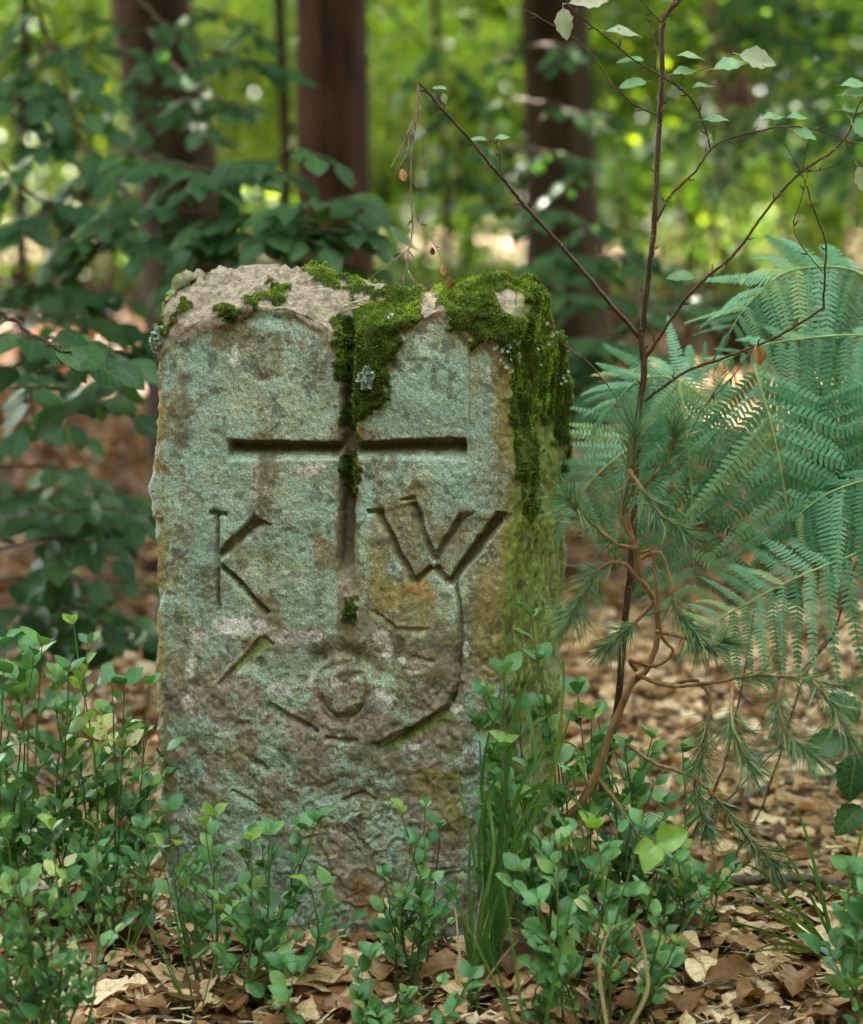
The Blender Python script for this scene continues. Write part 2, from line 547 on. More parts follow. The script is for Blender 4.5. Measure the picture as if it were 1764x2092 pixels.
def build_litter():
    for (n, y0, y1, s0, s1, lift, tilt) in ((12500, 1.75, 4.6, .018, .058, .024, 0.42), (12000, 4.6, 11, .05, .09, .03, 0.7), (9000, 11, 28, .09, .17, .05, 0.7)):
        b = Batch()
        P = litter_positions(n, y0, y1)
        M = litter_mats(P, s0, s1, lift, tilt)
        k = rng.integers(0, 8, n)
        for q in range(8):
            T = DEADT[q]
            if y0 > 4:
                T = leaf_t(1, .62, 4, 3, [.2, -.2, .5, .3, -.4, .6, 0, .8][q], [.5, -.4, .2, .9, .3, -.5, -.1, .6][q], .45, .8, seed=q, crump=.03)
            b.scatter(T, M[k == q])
        lb, m = {1.75: ('deep layer of brown and tan fallen beech leaves around the stone', M_DEAD), 4.6: ('leaf layer behind the stone, darkened in colour for its shade', M_DEADSHADE), 11: ('leaf layer of the far sunny wood floor', M_DEADSHADE)}[y0]
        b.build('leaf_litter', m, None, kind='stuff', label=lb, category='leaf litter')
    # crumbs, needles and stalks between the leaves
    b = Batch()
    P = litter_positions(11000, 1.8, 3.4)
    n = len(P)
    z = gz(P[:, 0], P[:, 1]) + 0.012 + 0.02 * rng.random(n)
    th = rng.random(n) * 6.283
    M = frames(np.stack([P[:, 0], P[:, 1], z], -1), np.stack([np.cos(th), np.sin(th), (rng.random(n) - .5) * .5], -1), rng.random((n, 3)) - .5 + np.array([0, 0, 1]), 0.012 + 0.04 * rng.random(n) ** 2)
    b.scatter((np.array([(0, -.02, 0), (0, .02, 0), (1, .012, .02), (1, -.012, .02), (.5, 0, .06)], np.float32), np.array([(0, 4, 1), (0, 3, 4), (3, 2, 4), (1, 4, 2)], np.int32), np.zeros((5, 2), np.float32)), M)
    b.build('litter_crumbs', M_STRAW, None, kind='stuff', label='dry needles and stalks strewn among the fallen leaves', category='leaf litter')
    # torn bits of leaf and short twigs
    b = Batch()
    P = litter_positions(9000, 1.8, 3.6)
    M = litter_mats(P, .008, .022, .032, 0.8)
    V = np.array([(0, -.3, 0), (.5, -.5, .1), (1, -.2, -.1), (.8, .4, .15), (.2, .5, 0), (.45, 0, .12)], np.float32)
    b.scatter((V, np.array([(0, 1, 5), (1, 2, 5), (2, 3, 5), (3, 4, 5), (4, 0, 5)], np.int32), V[:, :2] * 2), M)
    b.build('leaf_fragments', M_DEADSHADE, None, kind='stuff', label='torn dark fragments of old leaves between the fallen leaves', category='leaf litter')
    b = Batch()
    for _ in range(150):
        p = litter_positions(1, 2.0, 3.4)[0]
        a = rng.random() * 6.28; L = .03 + .12 * rng.random()
        z = float(gz(p[0], p[1])) + .03 + .012 * rng.random()
        q = np.array([p[0], p[1], z]); d = np.array([math.cos(a), math.sin(a), (rng.random() - .5) * .25])
        b.tube(wiggle(spline([q, q + d * L * .5 + (rng.random(3) - .5) * .01, q + d * L], 4), .0012), [.0013, .0007], 5)
    b.build('litter_twigs', M_DEADWOOD, None, kind='stuff', label='thin broken twigs scattered over the fallen leaves', category='leaf litter')
    # the fallen leaves that can be told apart, one object each
    P = litter_positions(900, 2.0, 3.1)
    z0 = np.array([at(u, 2000, 2.3) for u in (0,)])
    pts = np.stack([P[:, 0], P[:, 1], gz(P[:, 0], P[:, 1])], -1)
    uu, vv = proj(pts)
    ok = (uu > -10) & (uu < 1774) & (vv < 2110) & (vv > 1650)
    P = P[ok][:285]
    M = litter_mats(P, .040, .080, .010, 0.30)
    M[:, 2, 3] += 0.024
    looks = [('tan beech leaf with curled edges lying on the forest floor', 0), ('brown beech leaf folded along its midrib on the forest floor', 2),
             ('flat pale beech leaf lying on the forest floor', 6), ('beech leaf rolled into a half tube on the forest floor', 7)]
    meshes = [tmesh('fallen_leaf', DEADT[k], M_DEAD) for _, k in looks]
    for i in range(len(P)):
        q = i % 4
        o = link('fallen_leaf', meshes[q])
        o.matrix_world = Matrix(M[i].tolist())
        o['label'] = looks[q][0]; o['category'] = 'fallen leaf'; o['group'] = 'fallen leaves: ' + looks[q][0]
    om = tmesh('fallen_oak_leaf', OAK, M_DEAD)
    for (u, v, Y, s, a, lb) in ((1620, 1985, 2.24, .085, 1.2, 'red brown lobed oak leaf at the lower right among beech leaves'), (700, 1945, 2.36, .07, 2.2, 'lobed oak leaf in front of the stone foot'),
                                (1440, 1990, 2.27, .075, 0.3, 'lobed oak leaf on the litter right of the grass tuft')):
        p = at(u, v, Y)
        o = link('fallen_oak_leaf', om)
        o.matrix_world = Matrix(frame((p[0], p[1], gz(p[0], p[1]) + 0.04), (math.cos(a), math.sin(a), .1), (-.3, -.5, 1), s).tolist())
        o['label'] = lb; o['category'] = 'oak leaf'
build_litter()

# ------------------------------------------------------------------ trees
def trunk_mesh(path, rad, sides=18, bumpy=0.12):
    P = spline(path, 10)
    n = len(P)
    R = np.interp(np.linspace(0, 1, n), np.linspace(0, 1, len(rad)), rad)
    th = np.arange(sides) * 2 * math.pi / sides
    V = []
    for i, (p, r) in enumerate(zip(P, R)):
        q = np.stack([np.cos(th), np.sin(th), np.full(sides, p[2] * 0.25)], -1)
        k = 1 + bumpy * (fbm(q * 1.0 + p[0], 3.0, 3, 7) - 0.5) * 2
        V.append(np.stack([p[0] + r * k * np.cos(th), p[1] + r * k * np.sin(th), np.full(sides, p[2])], -1))
    V = np.concatenate(V)
    i = np.arange(n - 1)[:, None] * sides
    j = np.arange(sides)[None]; j2 = (j + 1) % sides
    F = np.stack([i + j, i + j2, i + sides + j2, i + sides + j], -1).reshape(-1, 4)
    return V, F

BL = [leaf_t(1, 0.62, 6, 3, f, c, .45, .9, wav=.02, stalk=0.12, seed=k) for k, (f, c) in enumerate([(.12, .2), (-.08, .35), (.25, .1), (.05, -.1)])]
FL = [leaf_t(1, 0.65, 3, 3, .15, .2, .5, .8, seed=1), leaf_t(1, 0.6, 3, 3, -.1, .4, .5, .8, seed=2)]

def tree(name, label, cat, u0, u1, Y, rpx, bark, lean=(0, 0), crown=None, group=None, H=9.0, limbs=3):
    """trunk whose centre passes bearing u0 at the frame top and u1 at the ground"""
    ptop = at(u0, 0, Y)
    pb = at(u1, 520, Y)
    base = np.array([pb[0], Y, 0.0])
    base[2] = float(gz(base[0], Y)) - 0.15
    slope = (ptop[0] - pb[0]) / (ptop[2] - pb[2])
    r = rpx / FOCAL * Y
    path, rad = [], []
    for k, f in enumerate(np.linspace(0, 1, 9)):
        z = base[2] + f * H
        x = base[0] + slope * max(0, z - 0.4) * (1 if z < 4 else 0.9)
        path.append((x + 0.03 * math.sin(z * 1.3 + u0), Y + 0.03 * math.sin(z * 0.9), z))
        rad.append(r * (1.35 if k == 0 else 1.03 - 0.5 * f))
    root = thing(name, label, cat, base, group)
    V, F = trunk_mesh(path, rad)
    me = mesh_np('trunk', V - base, [F]); me.materials.append(bark)
    link('trunk', me, root)
    for k in range(limbs):
        b = Batch()
        f = 0.45 + 0.12 * k
        p = np.array(path[int(f * 8)])
        a = rng.random() * 6.28
        d = np.array([math.cos(a), math.sin(a), 0.6])
        Q = [p + d * s * (1.6 + rng.random()) + np.array([0, 0, 0.3 * s * s]) for s in np.linspace(0, 1, 6)]
        b.tube(wiggle(Q, .08), [r * .45, r * .1], 7)
        b.build('limb', bark, root)
    if crown:
        n, R, hz, z0, ls = crown
        b = Batch()
        crown_leaves(b, n, np.array([path[-2][0], Y, z0]), (R, R, hz), ls)
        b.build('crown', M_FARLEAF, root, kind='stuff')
    return root

# openings in the canopy through which the sun reaches a place: (place, radius)
GAPS = [(at(160, 945, 3.65), .10), (at(165, 985, 3.6), .05), (at(340, 100, 4.7), .08), (at(370, 150, 4.7), .06), (at(300, 1450, 2.5), .035), (at(230, 1560, 2.5), .03), (at(330, 1540, 2.52), .03),
        (at(270, 1650, 2.48), .03), (at(120, 620, 14), 1.0), (at(280, 640, 12), .7), (at(1640, 700, 9.5), .7), (at(1500, 720, 9.5), .45), (at(1420, 650, 12), .8), (at(1130, 330, 5.2), .06), (at(1190, 150, 5.2), .07),
        (at(600, 330, 3.7), .05), (at(560, 380, 14), .6)]
def sun_gap(P, ls, t0=.5):
    keep = np.ones(len(P), bool)
    s = np.array(S)
    for q, r in GAPS:
        d = P - q
        t = d @ s
        dist = np.linalg.norm(d - t[:, None] * s, axis=1)
        keep &= ~((dist < r + ls * .45) & (t > t0))
    return keep

def crown_leaves(b, n, c, R, ls, clump=26, T=None):
    """leaf sprays gathered in clumps through an ellipsoid"""
    nc = max(1, n // clump)
    d = rng.normal(size=(nc, 3)); d /= np.linalg.norm(d, axis=1)[:, None]
    q = d * (rng.random(nc) ** 0.45)[:, None] * np.array(R) + c
    cc = np.repeat(q, clump, 0)
    m = len(cc)
    spread = np.array([1, 1, 0.35]) * ls * 3.2
    P = cc + rng.normal(size=(m, 3)) * spread
    P[:, 2] = np.maximum(P[:, 2], gz(P[:, 0], P[:, 1]) + 0.05)
    kp = sun_gap(P, ls)
    P = P[kp]; m_all = m; m = len(P)
    th = rng.random(m) * 6.28
    xd = np.stack([np.cos(th), np.sin(th), -0.25 + 0.5 * (rng.random(m) - .5)], -1)
    zd = np.stack([(rng.random(m) - .5) * 1.1, (rng.random(m) - .5) * 1.1 - .15, np.ones(m)], -1)
    M = frames(P, xd, zd, ls * (0.7 + 0.6 * rng.random(m)))
    rr = (np.repeat(rng.random(nc), clump) * 0.6)[kp] + 0.4 * rng.random(m)
    h = rng.random(m) < 0.5
    T = T or FL
    b.scatter(T[0], M[h], rr[h]); b.scatter(T[1], M[~h], rr[~h])

tree('conifer_trunk', 'straight reddish brown trunk rising behind the notch of the stone', 'tree', 683, 709, 6.6, 77, M_TRUNK_RED, crown=(8000, 3.3, 1.1, 4.1, .19))  # these three low crowns lie out of view, placed to block sky light
tree('leaning_tree', 'dark trunk left of the reddish trunk, leaning left, half hidden by leaves', 'tree', 335, 395, 7.6, 86, M_TRUNK, crown=(8000, 3.4, 1.1, 3.9, .19))
tree('oak_tree', 'thick dark trunk behind pale leaves right of the stone notch', 'tree', 1130, 1165, 8.6, 76, M_TRUNK, crown=(8000, 3.4, 1.1, 4.2, .19))
tree('slender_tree', 'thin dark trunk at the far left edge of the wood', 'tree', 42, 52, 9.5, 12, M_TRUNK, crown=None, H=6)
tree('slender_tree', 'thin dark trunk between the leaning trunk and the reddish trunk', 'tree', 566, 574, 9.0, 13, M_TRUNK, crown=None, H=6)
tree('slender_tree', 'short dark trunk seen near the left end, behind the hanging twigs', 'tree', 175, 172, 12, 17, M_TRUNK, H=6)
tree('distant_tree', 'blurred brown trunk in the far wood at upper right', 'tree', 1490, 1530, 14, 42, M_TRUNK_RED, crown=(4000, 2.5, 2, 8, .15))
tree('slender_tree', 'thin hanging stem just right of the reddish trunk', 'tree', 893, 905, 10, 7, M_TRUNK, H=5, limbs=1)
far = [(120, 17, 22), (250, 24, 26), (480, 20, 20), (800, 22, 22), (960, 17, 16), (1290, 21, 24), (1400, 26, 20), (1640, 19, 22), (1730, 24, 24), (-150, 15, 30), (1950, 16, 30)]
names = ['at far left', 'behind the leaning trunk', 'between the two near left trunks', 'right of the reddish trunk', 'beyond the stone notch', 'right of the thick dark trunk', 'far behind the sapling', 'above the bracken', 'at the far right edge', 'just outside the left edge', 'just outside the right edge']
for (u, Y, r), nm in zip(far, names):
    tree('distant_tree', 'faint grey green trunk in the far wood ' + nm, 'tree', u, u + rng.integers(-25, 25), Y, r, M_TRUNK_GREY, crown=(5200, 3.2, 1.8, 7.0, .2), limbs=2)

# unseen trees, added round the stone so that their crowns shade it
def shade_tree(x, y, z, R, n, label, ls=.23, hz=1.7, H=8, mat=None):
    base = np.array([x, y, float(gz(x, y)) - .1])
    root = thing('unseen_shade_tree', label, 'tree', base)
    path = [(x, y, base[2] + f * H) for f in np.linspace(0, 1, 6)]
    V, F = trunk_mesh(path, [.2, .15, .14, .12, .1, .06])
    me = mesh_np('trunk', V - base, [F]); me.materials.append(M_TRUNK_GREY); link('trunk', me, root)
    b = Batch(); crown_leaves(b, n, np.array([x, y, z]), (R, R, hz), ls)
    b.build('crown', mat or M_FARLEAF, root, kind='stuff')
SHADE = [(-4.2, 2.6, 5.6, 3.0, 11000, 'beech with a spreading crown left of the stone, out of frame'),
         (4.6, 3.4, 5.8, 3.0, 9000, 'beech with a spreading crown right of the stone, out of frame'),
         (-4.4, 7.4, 6.4, 3.4, 14000, 'beech with a spreading crown behind the left leaves, out of frame'),
         (-5.2, 11.6, 6.6, 3.4, 13000, 'beech in the wood left of the slender trees, out of frame'),
         (-7.5, 9.0, 7.0, 3.4, 11000, 'beech furthest to the left of the clearing, out of frame'),
         (-4.6, 15.5, 7.0, 3.2, 9000, 'beech beside the sunny patch at the left, out of frame'),
         (4.4, 9.0, 6.4, 3.0, 9000, 'beech behind the bracken, just right of the view'),
         (0.9, -3.4, 3.0, 3.0, 13000, 'low crowned beech added unseen behind the photographer to block low sky'),
         (-4.6, -1.6, 3.4, 3.0, 12000, 'beech added unseen behind and left of the photographer to block low sky'),
         (5.2, -0.6, 3.4, 2.8, 11000, 'beech added unseen behind and right of the photographer to block low sky')]
for s in SHADE:
    shade_tree(*s)
RING = [(-5.2, 0.6), (-5.0, -2.6), (-3.0, -5.0), (-0.2, -5.8), (2.8, -5.2), (5.0, -3.2), (5.8, -0.4), (5.6, 2.4)]  # unseen ring of trees added behind the camera to block low sky light
for k, (x, y) in enumerate(RING):
    shade_tree(x, y, 2.5, 2.3, 9000, 'low leafy tree added unseen behind the camera to block low sky, number %s counted from the left' % 'one two three four five six seven eight'.split()[k], .24, 2.6, 5, M_BEECH)

# ------------------------------------------------------------------ understorey seen between the trunks
def bush(u, v, Y, Rpx, n, ls, label, name='understorey_bush', mat=None, flat=0.8):
    c = at(u, v, Y)
    R = Rpx / FOCAL * Y
    base = np.array([c[0], Y, float(gz(c[0], Y))])
    root = thing(name, label, 'bush', base)
    b = Batch()
    for k in range(4):
        e = c + rng.normal(size=3) * R * .5
        b.tube(wiggle(spline([base, (base + e) / 2 + rng.normal(size=3) * .1, e], 4), .02), [.018, .005], 5)
    b.build('stem', M_TRUNK, root)
    b = Batch()
    crown_leaves(b, n, c, (R, R * .7, R * flat), ls)
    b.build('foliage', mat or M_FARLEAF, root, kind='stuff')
BUSH = [
 (60, 60, 11, 330, 2600, .075, 'yellow green bush in the sun at upper left'), (180, 330, 12.5, 240, 1600, .075, 'bright low bush behind the hanging twigs at left'),
 (500, 120, 12, 230, 1800, .075, 'sunlit foliage between the leaning trunk and the reddish trunk'), (540, 420, 15, 160, 900, .09, 'small light green bush low between the near left trunks'),
 (900, 200, 12, 260, 2200, .075, 'green foliage right of the reddish trunk'), (960, 520, 13, 200, 1300, .075, 'low pale bush above the mossy end of the stone'),
 (1330, 130, 10, 260, 2200, .07, 'foliage behind the upper stem of the sapling'), (1370, 400, 11, 220, 1700, .07, 'olive bush behind the middle of the sapling'),
 (1650, 120, 9.5, 260, 2400, .07, 'dense green foliage at the upper right corner'), (1640, 430, 12, 230, 1900, .075, 'yellow green bush above the bracken'),
 (1480, 540, 14, 160, 900, .09, 'low bright bush left of the bracken tops'), (700, 300, 18, 300, 1400, .11, 'far bright foliage behind the reddish trunk'),
 (1180, 250, 18, 330, 1600, .11, 'far bright foliage behind the thick dark trunk'), (300, 250, 19, 330, 1600, .11, 'far bright foliage behind the leaning trunk'),
 (1550, 250, 20, 360, 1900, .12, 'far bright foliage behind the right hand bushes'), (60, 460, 18, 200, 900, .11, 'far low bush at the left edge'),
 (-160, 250, 11, 300, 1500, .09, 'bush beyond the left edge of view'), (1950, 300, 11, 300, 1500, .09, 'bush beyond the right edge of view')]
for k in BUSH:
    bush(*k)
WHERE = ['at the far left', 'left of the leaning trunk', 'behind the leaning trunk', 'behind the reddish trunk', 'right of the reddish trunk', 'behind the thick dark trunk', 'right of the thick dark trunk', 'behind the sapling', 'above the bracken', 'at the far right']
for row, (Y, v, R, lo) in enumerate(((15.5, 380, 190, 'low'), (15.5, 60, 280, 'high'), (22, 300, 230, 'distant'))):
    for k in range(10):
        u = 10 + 190 * k + rng.integers(-50, 50) + row * 40
        bush(u, v + rng.integers(-50, 50), Y + rng.random() * 2, R, 1500, .10 + .02 * row, 'sunlit %s understorey foliage %s' % (lo, WHERE[k]))
SIDEB = ['first', 'second', 'third', 'fourth', 'fifth', 'sixth']
for k in range(6):
    bush(-260 - 230 * k, 300 + rng.integers(-60, 60), 12 + 4 * rng.random(), 260, 1700, .10, 'leafy bush out of view to the left, %s from the edge of view' % SIDEB[k])
    bush(2020 + 230 * k, 300 + rng.integers(-60, 60), 12 + 4 * rng.random(), 260, 1700, .10, 'leafy bush out of view to the right, %s from the edge of view' % SIDEB[k])
b = Batch()
for k in range(34):
    x = -26 + 52 * (k + rng.random()) / 34
    crown_leaves(b, 2600, np.array([x, 32 + rng.random() * 12, 2.2 + rng.random() * 8]), (2.8, 2, 4.2), .26)
for k in range(70):  # unseen foliage ring added all round to close off low sky light
    a = math.radians(-30 - 300 * (k + rng.random()) / 70) + math.pi / 2 - math.radians(60)
    a = math.radians(125 + 290 * (k + rng.random()) / 70)
    R_ = 17 + 9 * rng.random()
    crown_leaves(b, 700, np.array([R_ * math.cos(a), 4 + R_ * math.sin(a), 1.5 + rng.random() * 9]), (2.6, 2.6, 3.4), .42)
for k in range(46):
    crown_leaves(b, 2300, np.array([-19 + 38 * (k + rng.random()) / 46, 25 + rng.random() * 5, 2.4 + rng.random() * 4]), (1.6, 1.6, 2.6), .24)
b.build('far_wood', M_FARLEAF, None, kind='stuff', label='bright mass of foliage closing the view between the trunks, plus an unseen ring blocking low sky', category='woodland')

# ------------------------------------------------------------------ leafy branches
def branch_thing(name, label, cat, paths, n, ls, mats, ls_var=.35, droop=.25, spread=.10, group=None, flatz=1.0, tiltx=0.5, twr=.004, maxleaf=300, facing=0.25):
    """paths: list of [(u,v,Y)...]; leaves sit on side twigs in level sprays"""
    base = at(*paths[0][0])
    root = thing(name, label, cat, base, group)
    meshes = [[tmesh('leaf', t, m) for t in BL] for m in mats]
    total = 0
    L = [sum(np.linalg.norm(np.diff(np.array([at(*q) for q in p]), axis=0), axis=1)) for p in paths]
    for p, l in zip(paths, L):
        P = spline([at(*q) for q in p], 8)
        b = Batch()
        b.tube(wiggle(P, .003), [twr, twr * .35], 6)
        m = max(4, int(n * l / sum(L)))
        tw = max(2, m // 6)
        for t in range(tw):
            f = 0.12 + 0.88 * (t + rng.random() * .6) / tw
            i = min(int(f * (len(P) - 1)), len(P) - 2)
            o = P[i]
            td = P[i + 1] - P[i]; td /= np.linalg.norm(td)
            sd = (1 if t % 2 else -1)
            a = rng.random() * 6.28
            d = td * .6 + sd * np.array([math.cos(a * .15), math.sin(a) * .8, 0]) + np.array([0, 0, -.15 + .3 * rng.random()])
            d /= np.linalg.norm(d)
            ln = spread * (0.6 + rng.random())
            Q = np.array([o + d * s * ln + np.array([0, 0, -droop * ln * s * s]) for s in np.linspace(0, 1, 5)])
            b.tube(Q, [twr * .4, twr * .2], 4)
            for s in range(6):
                if total >= min(n, maxleaf):
                    break
                f2 = (s + .5) / 6
                pos = o + d * ln * f2 + np.array([0, 0, -droop * ln * f2 * f2])
                side = (1 if s % 2 else -1)
                sv = np.cross(d, [0, 0, 1]) * side
                xd = d * .6 + sv * (.9 if s < 5 else .1) + np.array([0, 0, -.25 - .4 * rng.random()])
                if not sun_gap(pos[None], .04, .12)[0]:
                    continue
                zd = np.array([(rng.random() - .5) * tiltx, -facing + (rng.random() - .5) * tiltx, 1.0])
                mm = meshes[rng.integers(len(mats))][rng.integers(4)]
                lf = link('leaf', mm, root)
                M = frame(pos - base, xd, zd, ls * (1 - ls_var / 2 + ls_var * rng.random()))
                lf.matrix_local = Matrix(M.tolist())
                total += 1
        b.build('branch', M_TWIG, root)
    return root

branch_thing('beech_branch', 'dark thin branches with shaded leaves hanging at the upper left', 'branch',
    [[(60, -40, 4.3), (105, 100, 4.3), (140, 200, 4.2), (165, 330, 4.2), (178, 520, 4.2)], [(100, 90, 4.3), (40, 200, 4.2), (-30, 260, 4.1)], [(150, 250, 4.2), (230, 290, 4.3), (300, 330, 4.3)],
     [(165, 400, 4.2), (90, 440, 4.1), (0, 470, 4.1)], [(168, 430, 4.2), (260, 460, 4.2), (340, 470, 4.3)], [(0, 330, 4.1), (60, 390, 4.1), (120, 430, 4.1)], [(178, 500, 4.2), (120, 560, 4.2), (60, 600, 4.2)]],
    210, .066, [M_BEECH], spread=.12, facing=.6)
branch_thing('beech_branch', 'leafy blue green spray in front of the reddish and leaning trunks', 'branch',
    [[(230, 300, 3.9), (340, 330, 3.8), (470, 350, 3.7), (600, 300, 3.6)], [(330, 420, 3.8), (470, 440, 3.7), (600, 430, 3.6), (700, 400, 3.5)], [(420, 500, 3.8), (530, 480, 3.6), (640, 470, 3.5), (720, 460, 3.5)],
     [(430, 560, 3.7), (560, 540, 3.6), (690, 540, 3.5)], [(240, 380, 3.9), (350, 460, 3.8), (430, 520, 3.8)]],
    260, .064, [M_BEECH], spread=.10, facing=.5)
branch_thing('beech_branch', 'dark leaves over the top of the leaning trunk', 'branch',
    [[(260, -30, 4.8), (350, 60, 4.7), (450, 110, 4.6), (560, 130, 4.6)], [(300, 60, 4.8), (400, 180, 4.7), (520, 230, 4.6)], [(200, 120, 4.8), (290, 200, 4.8), (380, 270, 4.7)], [(380, 10, 4.9), (480, 40, 4.8), (540, 60, 4.8)],
     [(120, 100, 4.9), (220, 90, 4.9), (320, 40, 4.9)]],
    130, .066, [M_BEECH], spread=.13, facing=.4)
branch_thing('beech_sapling', 'dark green leafy sapling standing low at the left behind the stone', 'sapling',
    [[(-60, 700, 3.2), (60, 690, 3.1), (180, 700, 3.2), (270, 760, 3.3)], [(-60, 800, 3.4), (60, 790, 3.3), (200, 800, 3.4)], [(-60, 1060, 3.6), (80, 1050, 3.5), (220, 1040, 3.5), (320, 1060, 3.6)],
     [(-40, 1130, 3.5), (100, 1100, 3.4), (230, 1110, 3.4)], [(-50, 960, 3.6), (60, 950, 3.6), (150, 960, 3.6)], [(-40, 1260, 3.6), (100, 1240, 3.5), (250, 1250, 3.5)], [(150, 1180, 3.7), (230, 1300, 3.6), (290, 1290, 3.6)]],
    250, .066, [M_BEECH], spread=.10, facing=.7)
branch_thing('beech_sapling', 'second leafy sapling a step further back at the left, above the bilberries', 'sapling',
    [[(-60, 640, 3.9), (60, 640, 3.9), (200, 650, 4.0)], [(-60, 740, 4.0), (100, 750, 4.0), (290, 700, 4.0)], [(-60, 880, 3.8), (30, 860, 3.8), (90, 880, 3.8)], [(-60, 1010, 3.9), (100, 1000, 3.9), (290, 1010, 3.9)],
     [(-60, 1190, 3.9), (100, 1180, 3.9), (290, 1190, 3.9)], [(20, 560, 4.2), (120, 600, 4.2), (260, 600, 4.2)]],
    230, .068, [M_BEECH], spread=.12, facing=.8)
branch_thing('beech_twig', 'few large round green leaves in focus at the left edge', 'twig',
    [[(-60, 600, 2.75), (20, 650, 2.75), (90, 700, 2.72), (150, 720, 2.7)]], 9, .068, [M_BEECH], spread=.03, facing=.9)
branch_thing('beech_branch', 'pale leaf sprays in front of the thick dark trunk', 'branch',
    [[(1010, 130, 5.4), (1110, 90, 5.3), (1210, 110, 5.2)], [(1020, 300, 5.3), (1120, 310, 5.2), (1230, 350, 5.1)], [(1030, 200, 5.4), (1120, 210, 5.3), (1200, 240, 5.2)], [(1030, 420, 5.2), (1130, 430, 5.1), (1240, 470, 5.1)],
     [(900, 60, 6), (930, 200, 6), (940, 400, 6)], [(980, 540, 5.1), (1100, 560, 5), (1230, 560, 5)]],
    210, .066, [M_BEECH], spread=.12, facing=.35)
branch_thing('beech_sapling', 'bluish leafy sapling behind the right shoulder of the stone', 'sapling',
    [[(1120, 620, 4.6), (1220, 600, 4.6), (1330, 620, 4.7)], [(1130, 700, 4.4), (1230, 690, 4.4), (1340, 720, 4.5)], [(1140, 540, 4.8), (1240, 520, 4.8), (1330, 540, 4.9)], [(1100, 640, 4.5), (1190, 740, 4.4), (1280, 780, 4.3)],
     [(1330, 640, 4.6), (1430, 620, 4.8), (1500, 600, 4.9)]],
    220, .066, [M_BEECH], spread=.12, facing=.5)
branch_thing('beech_branch', 'dark leaves of a bough across the upper right corner', 'branch',
    [[(1420, 20, 6.5), (1560, 60, 6.4), (1720, 110, 6.3), (1830, 200, 6.3)], [(1500, -30, 6.5), (1640, 10, 6.5), (1800, 30, 6.4)], [(1560, 180, 6.5), (1680, 240, 6.4), (1800, 330, 6.4)], [(1380, 240, 7), (1500, 260, 7), (1600, 330, 7)]],
    260, .07, [M_BEECH], spread=.2, facing=.4)
# ------------------------------------------------------------------ the carved boundary stone
def sd_seg(u, v, a, b):
    a = np.array(a, float); b = np.array(b, float)
    d = b - a
    h = np.clip(((u - a[0]) * d[0] + (v - a[1]) * d[1]) / (d @ d), 0, 1)
    return np.hypot(u - a[0] - h * d[0], v - a[1] - h * d[1]), h

def sd_line(u, v, pts):
    D = np.full(u.shape, 1e9)
    for a, b in zip(pts[:-1], pts[1:]):
        D = np.minimum(D, sd_seg(u, v, a, b)[0])
    return D

def sd_poly(u, v, poly):
    """signed distance in frame units, negative inside"""
    D = np.full(u.shape, 1e9)
    ins = np.zeros(u.shape, bool)
    n = len(poly)
    for i in range(n):
        a, b = poly[i], poly[(i + 1) % n]
        D = np.minimum(D, sd_seg(u, v, a, b)[0])
        c = ((a[1] > v) != (b[1] > v))
        with np.errstate(divide='ignore', invalid='ignore'):
            xi = (b[0] - a[0]) * (v - a[1]) / ((b[1] - a[1]) if b[1] != a[1] else 1e-9) + a[0]
        ins ^= c & (u < xi)
    return np.where(ins, -D, D)

def groove(u, v, a, b, w0, w1, depth, up=0.0):
    """cut with a steep upper wall and a sloping lower one when up>0"""
    a = np.array(a, float); b = np.array(b, float)
    d = b - a
    L = np.hypot(*d)
    t = d / L
    nrm = np.array([-t[1], t[0]])
    if nrm[1] < 0:
        nrm = -nrm                 # points down in the picture
    s = (u - a[0]) * t[0] + (v - a[1]) * t[1]
    c = (u - a[0]) * nrm[0] + (v - a[1]) * nrm[1]
    h = np.clip(s / L, 0, 1)
    w = w0 + (w1 - w0) * h
    end = np.clip(np.minimum(s, L - s) / 4.0 + 0.5, 0, 1)
    x = c / w                      # -1..1 across
    steep = np.clip((x + 1) / 0.22, 0, 1)
    soft = np.clip((1 - x) / (0.22 + up), 0, 1)
    return depth * np.minimum(steep, soft) * end

